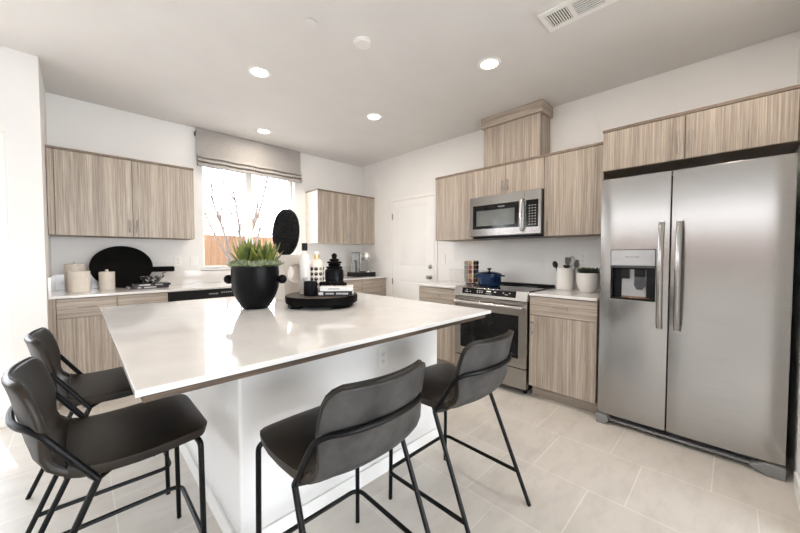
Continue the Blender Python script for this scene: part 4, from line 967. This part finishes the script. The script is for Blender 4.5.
# ------------------------------------------------------------------ outside
struct('ground', boxes((-14, 30, 4.56, 42, -0.25, -0.10), (-30, -5.16, -14, 4.56, -0.25, -0.10), (-5.16, 6, -14, -4.16, -0.25, -0.10)), M_GROUND)
struct('patio', boxes((-4.5, -0.4, 3.81, 6.4, -0.10, -0.02)), M_CONC)
struct('added_eave', boxes((-0.17, 4.2, YW+0.165, 5.9, 2.75, 2.9)), M_STUCCO)  # unseen eave added to keep sun off the kitchen window
struct('added_patio_roof', boxes((-4.5, -0.36, 3.81, 5.35, 2.5, 2.66)), M_STUCCO)  # unseen cover added to cut sky light at the glass door
bm = NB(); box(bm, -4.4, -4.25, 5.15, 5.3, -0.02, 2.499); struct('added_patio_post', bm, M_STUCCO)  # post under the added light-blocking cover
def fence(label, a, b, h, z=-0.1, n=None):
    a = Vector(a); b = Vector(b); L = (b-a).length; u = (b-a)/L; v = Vector((-u.y, u.x))
    t = thing('wooden_fence', label, 'fence', (a.x, a.y, z)); f = lambda s, d, zz: (a.x+u.x*s+v.x*d, a.y+u.y*s+v.y*d, zz)
    bm = NB(); k = int(L/0.145)
    for i in range(k):
        s_ = i*L/k; prism(bm, [(s_+0.002, z), (s_+L/k-0.002, z), (s_+L/k-0.002, z+h), (s_+0.002, z+h)], lambda x, y, d: f(x, d, y), 0, 0.02)
    mesh_obj('board_panel', bm, M_FENCE, t)
    for zz in (0.35, h*0.55, h-0.2):
        bm = NB(); prism(bm, [(0, z+zz-0.045), (L, z+zz-0.045), (L, z+zz+0.045), (0, z+zz+0.045)], lambda x, y, d: f(x, d, y), -0.04, -0.001) ; mesh_obj('rail', bm, M_FENCE, t)
    for i in range(int(L/2.4)+1):
        s_ = i*2.4; bm = NB(); prism(bm, [(s_, z), (s_+0.09, z), (s_+0.09, z+h-0.05), (s_, z+h-0.05)], lambda x, y, d: f(x, d, y), -0.13, -0.041); mesh_obj('post', bm, M_FENCE, t)
fence('tan wooden board fence seen through the kitchen window', (9, 8.2), (-3, 8.2), 1.80)
fence('tan wooden board fence beyond the sliding glass door', (-3.1, 8.2), (-12, 8.2), 1.80)
fence('unseen wooden board fence added outside the west window', (-6.7, 8), (-6.7, -10), 2.3)  # unseen fence, raised to block sky reflected in the refrigerator
# bare young tree
tb = Vector((2.05, 6.3, -0.1)); t = thing('bare_tree', 'bare young tree with thin branches outside the kitchen window', 'tree', tb)
rt = random.Random(11)
bm = NB()
tube(bm, [tb, tb+Vector((0.01, 0, 0.7)), tb+Vector((0.0, 0.01, 1.15))], 0.045, 8, r1=0.035)
def branch(o, d, L, r, depth):
    pts = [Vector(o)]; dd = Vector(d).normalized()
    for i in range(5):
        dd = (dd+Vector((rt.uniform(-.12, .12), rt.uniform(-.12, .12), 0.10))).normalized(); pts.append(pts[-1]+dd*L/5)
    tube(bm, pts, r, 6, r1=r*0.45)
    if depth:
        for k in range(3):
            q = pts[rt.randint(1, 4)]; branch(q, dd+Vector((rt.uniform(-.7, .7), rt.uniform(-.7, .7), 0.1)), L*0.55, r*0.55, depth-1)
for k in range(7):
    a = 2*PI*k/7; branch(tb+Vector((0, 0, 0.85+0.05*k)), (math.cos(a)*0.55, math.sin(a)*0.55, 1.0), rt.uniform(1.3, 2.2), 0.024, 1)
mesh_obj('branches', bm, M_BARK, t)
bm = NB(); tube(bm, [tb+Vector((-0.3, -0.25, 1.2)), tb+Vector((0.3, 0.2, 1.2))], 0.012, 6); mesh_obj('tie_bar', bm, M_BARK, t)
# neighbouring house
t = thing('house', 'grey neighbouring house roof beyond the fence', 'house', (22, 36, -0.1))
mesh_obj('walls', boxes((16.5, 26, 34, 39, -0.1, 2.6)), M_STUCCO, t)
bm = NB(); prism(bm, [(33.4, 2.6), (39.6, 2.6), (36.5, 4.4)], lambda a, b, d: (d, a, b), 16, 26.5); mesh_obj('roof', bm, M_ROOF, t)
